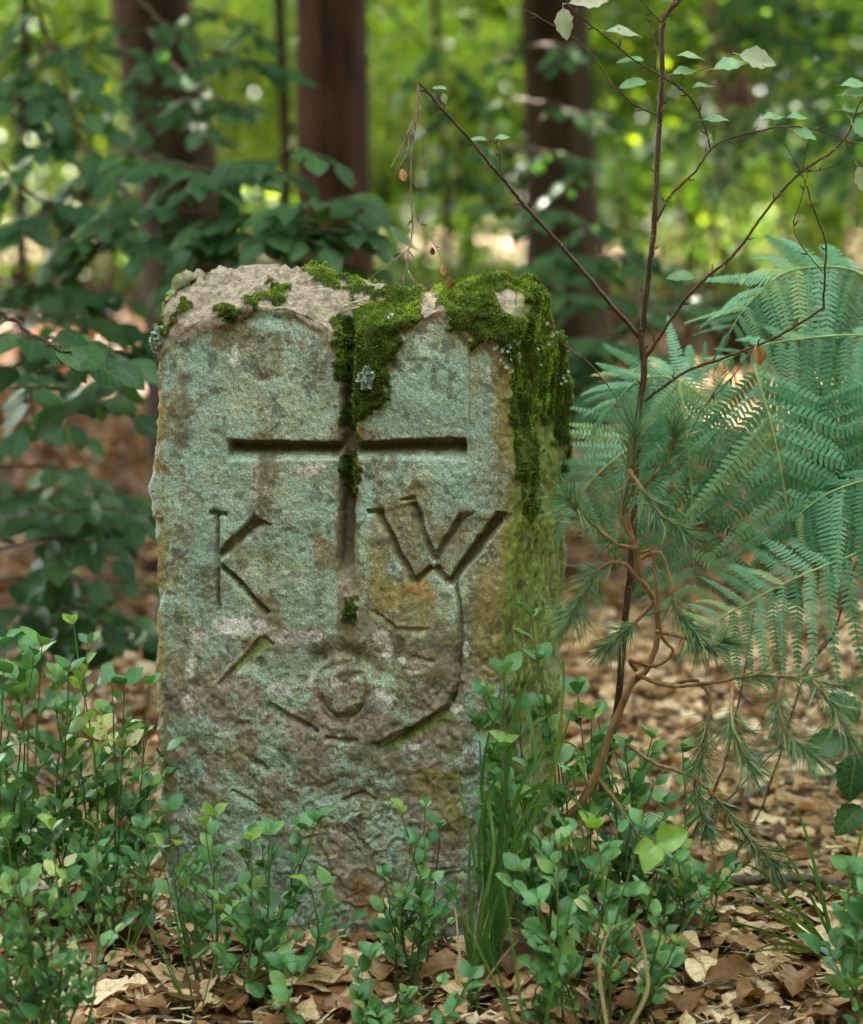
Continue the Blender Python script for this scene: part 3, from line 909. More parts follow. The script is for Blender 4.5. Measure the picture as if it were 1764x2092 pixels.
def build_stone():
    th = math.radians(15.6)
    tdir = np.array([math.cos(th), -math.sin(th), 0])
    back = np.array([math.sin(th), math.cos(th), 0])
    P0 = at(700, 1000, 2.49)
    def on_front(u, v):
        a = (u - 882.0) / FOCAL; b = -(v - 1046.0) / FOCAL
        d = np.array([a, CT + b * ST, b * CT - ST])
        O = np.array([0, 0, CAMZ])
        s = ((P0 - O) @ back) / (d @ back)
        P = O + s * d
        return (P - P0) @ tdir, P[2]
    def curve(pts):
        q = sorted([on_front(u, v)[::-1] for u, v in pts])
        z = [k[0] for k in q]; a = [k[1] for k in q]
        return lambda zz: np.interp(zz, z, a)
    aL = curve([(326, 560), (322, 640), (316, 720), (316, 820), (314, 900), (311, 1000), (310, 1060), (310, 1200), (318, 1290), (316, 1420), (322, 1520), (318, 1600), (318, 1680), (330, 1760), (342, 1850), (350, 1960)])
    aR = curve([(1052, 560), (1050, 640), (1046, 720), (1048, 800), (1052, 900), (1050, 980), (1044, 1050), (1040, 1160), (1040, 1280), (1036, 1400), (1024, 1520), (1008, 1620), (998, 1720), (985, 1850), (975, 1960)])
    sil = [(1112, 560), (1118, 640), (1130, 720), (1148, 800), (1156, 860), (1160, 900), (1160, 1000), (1156, 1080), (1158, 1200), (1160, 1340), (1152, 1430), (1148, 1550), (1140, 1700), (1130, 1960)]
    dz, dd = [], []
    for u, v in sil:
        for _ in range(1):
            a, z = on_front(u, v)
        A = P0 + tdir * aR(z); A[2] = z
        F0 = A[1] * CT - (z - CAMZ) * ST
        D = ((u - 882) * F0 - A[0] * FOCAL) / (back[0] * FOCAL - (u - 882) * back[1] * CT)
        dz.append(z); dd.append(D)
    o = np.argsort(dz); dz = np.array(dz)[o]; dd = np.array(dd)[o]
    W, DP, rc = 0.47, 0.33, 0.012
    # perimeter samples (p along width, q along depth), rounded rectangle, starting front-left going right
    per = []
    def arc(cx, cy, a0, n):
        for k in range(n):
            a = a0 + (k + 0.5) / n * math.pi / 2
            per.append((cx + rc * math.cos(a), cy + rc * math.sin(a)))
    nf = 400
    for p in np.linspace(rc, W - rc, nf): per.append((p, 0))
    arc(W - rc, rc, -math.pi / 2, 14)
    for q in np.linspace(rc, DP - rc, 110): per.append((W, q))
    arc(W - rc, DP - rc, 0, 5)
    for p in np.linspace(W - rc, rc, 34): per.append((p, DP))
    arc(rc, DP - rc, math.pi / 2, 5)
    for q in np.linspace(DP - rc, rc, 40): per.append((0, q))
    arc(rc, rc, math.pi, 14)
    per = np.array(per)
    nc = len(per)
    pp, qq = per[:, 0] / W, per[:, 1] / DP
    amin, amax = float(aL(0.5)), float(aR(0.5))
    aa = amin + (amax - amin) * pp
    def zline(pts):
        q = sorted([on_front(u, v) for u, v in pts])
        return [k[0] for k in q], [k[1] for k in q]
    rim = zline([(315, 700), (345, 672), (400, 650), (480, 632), (560, 628), (620, 648), (665, 672), (700, 690), (730, 676), (780, 668), (830, 655), (890, 640), (960, 640), (1050, 650)])
    top = zline([(315, 590), (340, 572), (380, 563), (450, 562), (530, 564), (600, 571), (680, 588), (740, 604), (790, 612), (850, 604), (930, 590), (1000, 583), (1060, 583), (1095, 588)])
    rimz = np.interp(aa, *rim)
    topz = np.interp(aa, *top)
    backness = np.clip(qq, 0, 1)
    backness = sstep(0.0, 0.13, qq); rimz = rimz * (1 - backness) + (topz - 0.014) * backness
    NR, NC = 560, 130
    t = np.linspace(0, 1, NR)
    zb = -0.16
    Z = zb + (rimz[None, :] - zb) * t[:, None]
    def place(Z):
        AL, AR = aL(Z), aR(Z)
        D = np.interp(Z, dz, dd)
        A = AL + (AR - AL) * pp[None, :]
        Q = qq[None, :] * D
        return A, Q
    A, Q = place(Z)
    # the cap
    w = np.linspace(0, 1, NC + 1)[1:]
    Ar, Qr = A[-1], Q[-1]
    spa = np.clip(Ar, amin + 0.055, amax - 0.035)
    spq = np.interp(spa, [amin, amax], [0.15, 0.11])
    Ac = Ar + (spa - Ar) * w[:, None]
    Qc = Qr + (spq - Qr) * w[:, None]
    tz = np.interp(Ac, *top)
    Zc = rimz + (tz - rimz) * (1 - (1 - w[:, None]) ** (2.8 + 5 * np.exp(-((Ar - amin) / .05) ** 2) + 2 * np.exp(-((Ar - amax) / .03) ** 2)))
    A = np.vstack([A, Ac]); Q = np.vstack([Q, Qc]); Z = np.vstack([Z, Zc])
    P = P0[None, None] * np.array([1, 1, 0]) + A[..., None] * tdir + Q[..., None] * back
    P[..., 2] = Z
    u, v = proj(P)
    def normals(P):
        du = np.roll(P, -1, 1) - np.roll(P, 1, 1)
        dv = np.gradient(P, axis=0)
        n = np.cross(du, dv)
        n /= np.linalg.norm(n, axis=-1)[..., None] + 1e-12
        return n
    nr = normals(P)
    front = np.clip((-(nr @ back) - 0.25) / 0.5, 0, 1)
    side = np.clip((nr @ tdir - 0.2) / 0.5, 0, 1)
    upn = np.clip(nr[..., 2], 0, 1)
    # wobble the drawing a little so that cut edges are not ruled
    wu = u + (fbm(P, 60, 4, 5, 0.6) - 0.5) * 9
    wv = v + (fbm(P, 60, 4, 9, 0.6) - 0.5) * 9
    g = np.zeros(u.shape)
    # cross bar
    g = np.maximum(g, groove(wu, wv, (461, 921), (702, 921), 24, 19, 0.022, 1.2))
    g = np.maximum(g, groove(wu, wv, (720, 919), (950, 918), 18, 25, 0.022, 1.2))
    # cross upright
    g = np.maximum(g, 0.028 * np.clip((18 - np.abs(wu - (710 - (wv - 900) * 0.012))) / 7, 0, 1) * sstep(600, 660, v) * (1 - sstep(1120, 1205, v)))
    # first K
    g = np.maximum(g, groove(wu, wv, (441, 1052), (444, 1250), 7, 6, 0.009, 0.6))
    g = np.maximum(g, groove(wu, wv, (428, 1049), (462, 1051), 7, 6, 0.009, 0.4))
    g = np.maximum(g, groove(wu, wv, (445, 1140), (529, 1063), 10, 18, 0.013, 0.7))
    g = np.maximum(g, groove(wu, wv, (520, 1062), (552, 1072), 7, 3, 0.010, 0.5))
    g = np.maximum(g, groove(wu, wv, (451, 1155), (543, 1254), 8, 10, 0.010, 0.6))
    # W
    for a, b, w0, w1, d in (((768, 1044), (842, 1196), 7, 8, .010), ((750, 1047), (782, 1045), 5, 5, .009), ((820, 1022), (846, 1020), 3, 4, .008),
                            ((842, 1028), (884, 1148), 7, 6, .010), ((843, 1196), (880, 1160), 8, 5, .011), ((884, 1150), (944, 1054), 5, 8, .012),
                            ((936, 1056), (966, 1052), 5, 4, .008), ((884, 1160), (916, 1196), 6, 8, .011), ((916, 1196), (1022, 1058), 9, 11, .016),
                            ((1010, 1052), (1044, 1060), 6, 8, .010), ((962, 1128), (998, 1074), 5, 4, .004)):
        g = np.maximum(g, groove(wu, wv, a, b, w0 * 1.45, w1 * 1.45, d * 0.85, 0.6))
    # body of the W stroke sunk a little
    g = g + 0.0025 * sstep(4, -6, sd_poly(u, v, [(770, 1048), (840, 1028), (882, 1150), (845, 1195)]))
    g = g + 0.003 * sstep(4, -6, sd_poly(u, v, [(948, 1058), (1020, 1062), (918, 1190), (888, 1155)])) 
    # second, weathered row: slash, tail and ring
    g = np.maximum(g, groove(wu, wv, (450, 1405), (540, 1308), 11, 13, 0.006, 1.2))
    g = np.maximum(g, groove(wu, wv, (535, 1300), (556, 1318), 5, 3, 0.006, 0.4))
    g = np.maximum(g, groove(wu, wv, (545, 1444), (645, 1500), 12, 8, 0.007, 1.3))
    g = np.maximum(g, groove(wu, wv, (660, 1513), (728, 1520), 9, 8, 0.006, 1.3))
    ring = np.hypot((wu - 700) / 0.92, wv - 1418)
    ang = fbm(P, 28, 3, 77)
    g = np.maximum(g, 0.006 * np.exp(-((ring - 60) / 9) ** 2) * sstep(0.36, 0.6, ang))
    g = np.maximum(g, 0.010 * np.exp(-((ring - 50) / 7) ** 2) * sstep(1380, 1455, v))
    g = g + 0.008 * np.exp(-((ring - 86) / 14) ** 2) * sstep(1420, 1340, v)
    # pits
    for a, b, r, d in ((830, 740, 13, .003), (868, 738, 9, .002), (848, 762, 12, .003), (500, 760, 7, .003), (465, 722, 5, .002), (545, 775, 9, .002),
                       (855, 1000, 14, .003), (790, 965, 14, .003), (870, 960, 8, .002), (590, 1088, 9, .003), (615, 1130, 8, .002), (505, 1480, 10, .004),
                       (520, 1560, 10, .006), (870, 1605, 10, .004), (725, 1262, 6, .003), (680, 1030, 10, .003), (640, 1100, 10, .002)):
        g = g + d * np.exp(-(((wu - a) / r) ** 2 + ((wv - b) / (r * 0.7)) ** 2))
    # lower gashes
    for a, b, w0, w1, d in (((700, 1640), (738, 1622), 5, 5, .006), ((738, 1622), (765, 1640), 5, 4, .006), ((770, 1536), (860, 1488), 14, 8, .010), ((860, 1488), (922, 1442), 8, 6, .009),
                            ((800, 1288), (870, 1290), 5, 5, .005), ((760, 1250), (806, 1284), 5, 6, .006), ((515, 1555), (545, 1575), 7, 5, .006),
                            ((690, 1600), (640, 1620), 6, 6, .004), ((470, 1620), (540, 1660), 6, 5, .005), ((840, 1345), (890, 1355), 5, 4, .005),
                            ((888, 1700), (890, 1800), 4, 4, .008)):
        g = np.maximum(g, groove(wu, wv, a, b, w0 * 1.5, w1 * 1.5, d * .75, 1.5))
    # crack and the spalled step on its right
    crack = [(930, 1195), (939, 1250), (938, 1320), (932, 1400), (920, 1436)]
    cd = sd_line(wu, wv, crack)
    g = np.maximum(g, 0.011 * np.clip(1 - cd / 7, 0, 1))
    step = sd_poly(wu, wv, [(939, 1200), (940, 1320), (933, 1405), (915, 1445), (860, 1475), (775, 1530), (780, 1560), (960, 1600), (1100, 1600), (1100, 1190)])
    g = g + 0.007 * sstep(3, -3, step) * sstep(1200, 1300, v) * (1 - sstep(1480, 1590, v))
    # faint step right of the cross bar, hollow arches at the top
    g = g + 0.003 * np.clip(1 - np.abs(wu - 956) / 5, 0, 1) * sstep(690, 720, v) * (1 - sstep(880, 990, v))
    ridge = sd_poly(wu, wv, [(318, 740), (345, 715), (400, 690), (470, 660), (520, 640), (600, 648), (650, 675), (690, 700), (690, 2200), (318, 2200)])
    ridge2 = sd_poly(wu, wv, [(815, 720), (845, 680), (880, 655), (930, 665), (955, 700), (1000, 712), (1040, 780), (1046, 1000), (1046, 2200), (725, 2200), (725, 900)])
    arch = np.minimum(ridge, ridge2)
    g = g + 0.0035 * sstep(8, -8, arch) * (1 - sstep(1150, 1300, v))
    # rough tooling
    fr = front
    big = (fbm(P, 9, 3, 2) - 0.5)
    mid = (fbm(P, 34, 4, 4) - 0.5)
    fine = (fbm(P, 190, 3, 6) - 0.5)
    low = sstep(1240, 1420, v)
    lump = np.abs(fbm(P, 22, 4, 12) - 0.5)
    disp = big * 0.014 + mid * (0.0065 + 0.005 * low) + fine * (0.0026 + 0.0006 * low) - low * 0.008 * (0.12 - lump).clip(0) * 4 * 0.6
    disp = disp + 0.020 * (1 - fr) * (fbm(P * np.array([1, 1, 0.18]), 60, 3, 21) - 0.5) + (1 - fr) * (0.018 * (fbm(P, 13, 3, 31) - 0.5) + 0.014 * (fbm(P * np.array([1, 1, .6]), 80, 4, 33) - 0.5))
    disp = disp + sstep(700, 640, v) * (0.020 * (fbm(P, 22, 4, 15) - 0.5))
    # flaked ledges of the weathered lower half
    tt = fbm(P * np.array([1, 1, 1.5]), 11, 3, 55) * 9
    saw = tt - np.floor(tt)
    disp = disp + sstep(1520, 1640, v) * 0.0022 * (np.where(saw < .9, saw / .9, (1 - saw) / .1) - .5) * sstep(0.35, 0.6, fbm(P, 7, 2, 57))
    # flake on the left edge
    flake = sd_poly(wu, wv, [(300, 1058), (330, 1062), (342, 1100), (344, 1180), (330, 1235), (318, 1258), (300, 1250)])
    disp = disp - 0.004 * sstep(4, -4, flake)
    # moss cushions
    mossp = [
        [(686, 650), (705, 632), (760, 608), (800, 592), (862, 588), (868, 650), (835, 672), (815, 700), (800, 760), (788, 800), (765, 850), (735, 862), (722, 905), (704, 895), (697, 800), (686, 700)],
        [(862, 592), (880, 572), (930, 562), (1000, 552), (1070, 556), (1110, 580), (1160, 640), (1170, 850), (1140, 860), (1115, 830), (1092, 850), (1085, 920), (1090, 1000), (1082, 1080), (1064, 1020), (1050, 860), (1042, 760), (1015, 700), (965, 718), (952, 690), (915, 660), (900, 640), (870, 620)],
        [(1120, 740), (1160, 800), (1190, 940), (1195, 1040), (1150, 1040), (1148, 900), (1138, 830)],
        [(497, 634), (505, 618), (530, 604), (565, 590), (592, 592), (575, 610), (540, 624), (515, 632)],
        [(446, 640), (456, 630), (474, 630), (480, 640), (470, 650), (452, 650)],
        [(350, 640), (362, 620), (378, 618), (382, 640), (368, 655), (352, 668), (340, 690), (328, 680)],
        [(318, 640), (330, 600), (352, 575), (372, 560), (380, 568), (352, 592), (335, 630), (326, 690), (314, 690)],
        [(628, 560), (700, 565), (765, 585), (765, 600), (700, 590), (628, 578)],
        [(702, 935), (722, 930), (728, 960), (724, 1005), (712, 1022), (700, 990)],
        [(690, 1235), (720, 1215), (745, 1235), (735, 1265), (700, 1262)],
    ]
    mossd = np.full(u.shape, 1e9)
    for k, m in enumerate(mossp):
        mossd = np.minimum(mossd, sd_poly(wu, wv, m) + (4 if k == 9 else 0))
    vis = np.clip((-(nr[..., 1]) * 1.0 + nr[..., 2] * 0.6 + 0.25) * 4, 0, 1)
    patch = fbm(P, 75, 4, 44)
    moss = sstep(10, -10, mossd + (patch - 0.5) * 62)
    bare = sd_poly(wu, wv, [(870, 600), (898, 602), (892, 640), (868, 650), (858, 625)])
    bare2 = sd_poly(wu, wv, [(1010, 600), (1050, 590), (1075, 625), (1060, 650), (1030, 640)])
    moss = moss * sstep(-6, 6, np.minimum(bare, bare2))
    # thin the cushion toward the lower right so that stone shows
    moss = moss * np.clip(1.35 - sstep(640, 820, v) * (u > 1030) * sstep(0.45, 0.6, fbm(P * np.array([1, 1, .3]), 90, 3, 51)) * .75, 0, 1)
    moss = moss * vis
    moss = np.clip(moss, 0, 1)
    moss[:, :][(nr[..., 1] > 0.3) & (P[..., 2] < P[..., 2].max() - 0.06)] *= 0.3
    cush = moss * (0.002 + 0.010 * (fbm(P, 62, 2, 61) - 0.1))
    disp = disp - g * np.clip(fr * 1.2, 0, 1) + cush
    Pd = P + nr * disp[..., None]
    # ---- colours carried as masks of what grows where, and of shade in the cuts
    n1 = fbm(P, 14, 4, 70); n2 = fbm(P, 40, 4, 72)
    streak = fbm(P * np.array([1, 1, 0.22]), 55, 4, 74)
    teal = sstep(10, -14, arch + (n2 - .5) * 50) * (0.86 + 0.5 * (streak - 0.5) * 3)
    teal = teal * (1 - 0.4 * sstep(1210, 1300, v)) * (1 - 0.5 * sstep(940, 1030, u)) * (1 - 0.3 * sstep(700, 740, u) * sstep(1040, 1100, v)) * (0.75 + 0.8 * (n1 - 0.35))
    teal = np.maximum(teal, low * (0.16 + 0.50 * sstep(0.40, 0.62, n2)))
    for pu, pv, r, s in ((900, 1400, 26, .8), (360, 1560, 35, .7), (390, 1400, 22, .8), (820, 1700, 20, .3), (985, 800, 14, 1.1), (985, 870, 16, .9)):
        teal = np.maximum(teal, s * np.exp(-(((u - pu) / r) ** 2 + ((v - pv) / r) ** 2)))
    ochre = np.zeros(u.shape)
    for pu, pv, r1, r2, s in ((325, 980, 16, 260, 1.0), (322, 1330, 16, 120, 1.0), (362, 1240, 30, 70, .8), (380, 730, 34, 30, .7), (970, 760, 12, 130, .9), (1030, 830, 22, 150, 1.0), (1000, 1280, 34, 120, 1.0), (870, 1230, 70, 60, .85), (1040, 1200, 25, 200, .9),
                              (1044, 1160, 20, 240, .6), (890, 1600, 60, 30, 1.1), (930, 1660, 40, 60, .8), (790, 1220, 50, 40, .8), (550, 1145, 30, 18, .5), (480, 1540, 40, 30, .4), (340, 1620, 30, 60, .7), (770, 1160, 34, 60, .6), (850, 990, 60, 40, .45), (740, 790, 14, 40, .7)):
        ochre = np.maximum(ochre, s * np.exp(-(((wu - pu) / r1) ** 2 + ((wv - pv) / r2) ** 2)))
    ochre = np.clip(ochre * (0.85 + 0.9 * n2), 0, 1.1); teal = teal * (1 - 0.5 * np.clip(ochre, 0, 1))
    orange = np.zeros(u.shape)
    for pu, pv, r1, r2, s in ((760, 1850, 34, 26, 1.2), (740, 1810, 26, 22, .9), (730, 960, 14, 26, 1.0), (735, 890, 14, 16, 1.0), (848, 1205, 36, 14, .7), (725, 1010, 12, 40, .6), (880, 1215, 40, 12, .5)):
        orange = np.maximum(orange, s * np.exp(-(((wu - pu) / r1) ** 2 + ((wv - pv) / r2) ** 2)))
    orange = orange * (0.75 + 1.2 * n2); teal = teal * (1 - 0.6 * np.clip(orange, 0, 1))
    pink = sstep(-6, 12, arch) * (v < 1000) * front + np.clip(upn * 1.5, 0, 1) * (v < 760)
    pink = np.clip(pink, 0, 1)
    pink = np.maximum(pink, low * front * 0.95 * sstep(0.52, 0.64, fbm(P, 17, 4, 91)))
    for pu, pv, r1, r2, s in ((700, 1200, 20, 26, 1.0), (400, 1545, 70, 30, .8), (640, 1590, 50, 30, 1.0), (600, 1480, 70, 26, .9), (845, 1590, 30, 26, 1.0), (480, 1340, 70, 40, .8), (450, 1450, 90, 26, .85), (860, 1350, 50, 60, .6), (950, 780, 20, 60, .5), (960, 960, 30, 60, .4), (690, 1700, 90, 60, .4), (640, 1260, 40, 20, .5)):
        pink = np.maximum(pink, s * np.exp(-(((wu - pu) / r1) ** 2 + ((wv - pv) / r2) ** 2)))
    teal = teal * (1 - 0.55 * pink * (v > 1000))
    white = np.zeros(u.shape)
    for pu, pv, r1, r2, s in ((628, 962, 20, 9, 1.3), (655, 952, 12, 8, 1.1), (490, 1283, 55, 18, 1.15), (455, 1275, 25, 14, .9), (600, 1305, 50, 18, .85), (640, 1300, 26, 16, .8), (400, 1300, 28, 30, .45), (780, 1302, 16, 14, 1.1), (795, 1335, 14, 14, 1.0), (822, 1348, 10, 8, .9), (952, 1330, 8, 14, 1.1), (500, 1400, 24, 20, .8),
                              (640, 1395, 22, 16, .7), (570, 1410, 34, 14, .6), (785, 1430, 22, 22, 1.1), (476, 730, 7, 20, 1.1), (600, 745, 4, 4, 1.3), (390, 1360, 16, 60, .45), (384, 1440, 16, 30, .7), (930, 1450, 14, 10, .8), (845, 1530, 12, 8, .7), (685, 1395, 18, 10, .6), (1000, 770, 10, 22, .5), (840, 1370, 20, 10, .4)):
        white = np.maximum(white, s * np.exp(-(((wu - pu) / r1) ** 2 + ((wv - pv) / r2) ** 2)))
    white = np.clip(white * (1.1 + 1.2 * (n2 - .3)), 0, 1.5); teal = teal * (1 - 0.5 * np.clip(white, 0, 1))
    lime = np.zeros(u.shape)
    for a, b, r, s in (((480, 1368), (538, 1315), 7, 1.4), ((800, 1528), (925, 1458), 9, 1.0), ((870, 1345), (880, 1348), 4, .8)):
        lime = np.maximum(lime, s * np.exp(-(sd_seg(wu, wv, a, b)[0] / r) ** 2))
    lime = np.maximum(lime, side * 0.95 * (-0.35 + 2.3 * fbm(P * np.array([1, 1, .25]), 40, 3, 81)))
    lime = np.maximum(lime, 0.7 * np.exp(-((wu - 1050) / 16) ** 2) * sstep(950, 1050, v))
    dark = sstep(0.56, 0.70, fbm(P, 60, 4, 90)) * 0.75
    dark = np.maximum(dark, 0.8 * np.exp(-(((u - 640) / 110) ** 2 + ((v - 1100) / 90) ** 2)) * sstep(0.46, 0.62, n2))
    dark = np.maximum(dark, 0.42 * sstep(1500, 1750, v) * (0.4 + n1))
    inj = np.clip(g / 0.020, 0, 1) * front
    teal = teal * (1 - 0.8 * inj) * (0.55 + 0.9 * sstep(0.36, 0.56, fbm(P, 26, 4, 95)))
    V = Pd.reshape(-1, 3)
    nrow = V.shape[0] // nc
    i = np.arange(nrow - 1)[:, None] * nc
    j = np.arange(nc)[None]
    j2 = (j + 1) % nc
    F = np.stack([i + j, i + j2, i + nc + j2, i + nc + j], -1).reshape(-1, 4)
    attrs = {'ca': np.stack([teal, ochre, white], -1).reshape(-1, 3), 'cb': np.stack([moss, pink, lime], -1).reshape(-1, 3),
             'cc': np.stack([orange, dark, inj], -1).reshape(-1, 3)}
    base = np.array([P0[0], P0[1] + 0.15, 0.0])
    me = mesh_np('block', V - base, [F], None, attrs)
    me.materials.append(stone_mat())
    root = thing('boundary_stone', 'tall carved sandstone block with a cross and letters, mossy top', 'boundary stone', base)
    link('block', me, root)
    # ---- moss tufts, thousands of little shoots
    N2 = normals(Pd)
    wgt = (moss ** 1.2).reshape(-1).copy()
    # area weight
    du = np.linalg.norm(np.roll(Pd, -1, 1) - Pd, axis=-1); dv = np.linalg.norm(np.gradient(Pd, axis=0), axis=-1)
    wgt *= (du * dv).reshape(-1)
    wgt *= (moss.reshape(-1) > 0.16)
    k = rng.choice(len(wgt), 75000, p=wgt / wgt.sum())
    p = V[k] + (rng.random((len(k), 3)) - .5) * 0.002
    nn = N2.reshape(-1, 3)[k]
    d = nn * 0.75 + np.array([0, 0, 0.35]) + (rng.random((len(k), 3)) - .5) * 1.5
    T = (np.array([(0, -.16, 0), (0, .16, 0), (.55, -.22, .05), (.55, .22, .05), (1, 0, -.05)], np.float32), None, None)
    Tf = np.array([(0, 2, 3, 1), (2, 4, 4, 3)], np.int32)
    Tv = T[0]
    M = frames(p - nn * 0.0015, d, rng.random((len(k), 3)) - .5, (0.0022 + 0.0030 * rng.random(len(k))) * (.55 + .5 * moss.reshape(-1)[k]))
    b = Batch()
    b.scatter((Tv, np.array([(0, 2, 3), (0, 3, 1), (2, 4, 3)], np.int32), np.array([(0, 0), (0, 0), (0, .55), (0, .55), (0, 1)], np.float32)), M,
              np.clip(1.4 * (fbm(p, 32, 3, 5) - .5) + 0.25 + 0.45 * rng.random(len(k)) + 0.25 * np.clip(N2.reshape(-1, 3)[k][:, 2], 0, 1), 0, 1))  # upward shoots get a lighter colour, top light painted in
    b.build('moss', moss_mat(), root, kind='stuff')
    # crisp crusts of leafy lichen
    b = Batch()
    cl = [(322, 690, 10, 26, 330), (755, 770, 14, 24, 110), (465, 655, 8, 7, 20), (800, 655, 12, 6, 12), (1040, 720, 22, 30, 35), (1095, 700, 20, 50, 22), (1130, 760, 8, 30, 20)]
    uu, vv = u.reshape(-1), v.reshape(-1)
    ok = (nr[..., 1].reshape(-1) < 0.25)
    for cu, cv, ru, rv, n in cl:
        sel = np.where((((uu - cu) / ru) ** 2 + ((vv - cv) / rv) ** 2 < 1) & ok)[0]
        if len(sel) == 0:
            continue
        k = rng.choice(sel, n)
        nn = N2.reshape(-1, 3)[k]
        d = rng.random((n, 3)) - .5 + nn * 0.4
        M = frames(V[k] + nn * 0.002 * rng.random(n)[:, None], d, nn + (rng.random((n, 3)) - .5) * .9, 0.003 + 0.004 * rng.random(n))
        b.scatter(leaf_t(1, 0.9, 5, 3, 0.4, -0.3, 0.6, 0.5, wav=0.15), M)
    b.build('leafy_lichen', lichen_mat(), root, kind='stuff')
    return root

def stone_mat():
    g = N('lichened_sandstone')
    geo = g.n('NewGeometry')
    pos = geo.outputs['Position']
    def sp(name):
        a = g.n('Attribute', attribute_name=name)
        s = g.n('SeparateColor')
        g.l(a.outputs['Color'], s.inputs[0])
        return s.outputs
    A, B, Cc = sp('ca'), sp('cb'), sp('cc')
    nf = g.noise(420, 4, 0.65, pos)
    nm = g.noise(120, 5, 0.65, pos)
    ng = g.noise(30, 4, 0.6, pos)
    nh = g.noise(1100, 2, 0.6, pos)
    vo = g.n('TexVoronoi')
    vo.inputs['Scale'].default_value = 300
    vo.inputs['Randomness'].default_value = 1.0
    g.l(pos, vo.inputs['Vector'])
    vd = vo.outputs['Distance']
    stone = g.ramp(nm, [(0.30, (0.11, 0.085, 0.055)), (0.5, (0.23, 0.18, 0.12)), (0.7, (0.36, 0.28, 0.19))])
    olive = g.ramp(ng, [(0.35, (0.12, 0.13, 0.065)), (0.65, (0.27, 0.25, 0.13))])
    c = g.mix(0.45, stone, olive)
    pinkc = g.ramp(nm, [(0.3, (0.13, 0.085, 0.065)), (0.5, (0.29, 0.215, 0.165)), (0.72, (0.44, 0.345, 0.275))])
    def eff(mask, noise, k=1.3, sharp=5.0, thr=0.5):
        m = g.math('ADD', mask, g.math('MULTIPLY', g.math('SUBTRACT', noise, 0.5), k))
        return g.math('MULTIPLY', g.math('SUBTRACT', m, thr - 0.5 / sharp), sharp, clamp=True)
    c = g.mix(eff(B[1], ng, 0.9, 2.5), c, pinkc)
    ochc = g.ramp(nm, [(0.3, (0.16, 0.115, 0.03)), (0.55, (0.31, 0.245, 0.08)), (0.75, (0.45, 0.365, 0.15))])
    c = g.mix(g.math('MULTIPLY', eff(A[1], nm, 1.2, 2.4, 0.46), 0.85), c, ochc)
    orc = g.ramp(nm, [(0.3, (0.2, 0.085, 0.02)), (0.7, (0.42, 0.22, 0.08))])
    c = g.mix(g.math('MULTIPLY', eff(Cc[0], nf, 1.8, 3.0, 0.62), 0.85), c, orc)
    tealc = g.ramp(nf, [(0.28, (0.14, 0.21, 0.175)), (0.5, (0.29, 0.395, 0.335)), (0.72, (0.46, 0.575, 0.50))])
    mixn = g.math('ADD', g.math('MULTIPLY', nf, 0.55), g.math('MULTIPLY', nm, 0.45))
    big = g.noise(11, 4, 0.6, pos)
    tealc = g.mix(g.mr(big, 0.44, 0.72), tealc, g.ramp(nf, [(0.28, (0.22, 0.235, 0.14)), (0.5, (0.42, 0.45, 0.30)), (0.72, (0.58, 0.62, 0.46))]))
    bl = g.noise(17, 3, 0.5, pos)
    tealc = g.mix(g.mr(bl, 0.52, 0.66, 0.0, 0.8), tealc, g.ramp(nf, [(0.3, (0.20, 0.30, 0.25)), (0.7, (0.48, 0.62, 0.53))]))
    te = eff(A[0], mixn, 2.3, 3.2, 0.47)
    c = g.mix(g.math('MULTIPLY', te, 0.9), c, tealc)
    limec = g.ramp(nm, [(0.3, (0.09, 0.125, 0.018)), (0.7, (0.27, 0.34, 0.055))])
    c = g.mix(g.math('MULTIPLY', eff(B[2], nm, 1.3, 2.2, 0.42), 0.85), c, limec)
    whc = g.ramp(nf, [(0.3, (0.50, 0.44, 0.42)), (0.7, (0.82, 0.77, 0.75))])
    we = eff(A[2], mixn, 2.0, 3.0, 0.50)
    c = g.mix(g.math('MULTIPLY', we, 0.9), c, whc)
    c = g.mix(g.math('MULTIPLY', eff(Cc[1], nm, 1.2, 3.0, 0.6), 0.6), c, (0.055, 0.05, 0.045))
    inj = g.ramp(nm, [(0.3, (0.055, 0.048, 0.02)), (0.7, (0.13, 0.11, 0.05))])  # algae brown in the cuts, with their inner shade put into the colour
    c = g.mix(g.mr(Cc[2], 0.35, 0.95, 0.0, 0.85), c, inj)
    # grains: dark pores
    c = g.mix(g.mr(vd, 0.5, 0.75, 0.0, 0.4), c, (0.08, 0.075, 0.055))
    c = g.mix(g.mr(nh, 0.56, 0.7, 0.0, 0.35), c, (0.55, 0.5, 0.45))
    mossc = g.ramp(nf, [(0.3, (0.015, 0.022, 0.004)), (0.7, (0.06, 0.085, 0.012))])
    c = g.mix(g.mr(B[0], 0.2, 0.55), c, mossc)
    p = g.n('BsdfPrincipled')
    g.l(c, p.inputs['Base Color'])
    p.inputs['Roughness'].default_value = 0.88
    p.inputs['Specular IOR Level'].default_value = 0.25
    crust = g.math('MULTIPLY', g.math('MAXIMUM', te, we), g.mr(vd, 0.0, 0.6, 0.7, 0.0))
    h = g.math('ADD', g.math('MULTIPLY', crust, 0.8), g.math('ADD', g.math('MULTIPLY', nm, 1.4), g.math('MULTIPLY', nf, 0.8)))
    g.l(g.bump(g.math('ADD', h, g.math('MULTIPLY', nh, 0.25)), 0.55, 0.0018), p.inputs['Normal'])
    g.l(p.outputs[0], g.out.inputs[0])
    return g.m

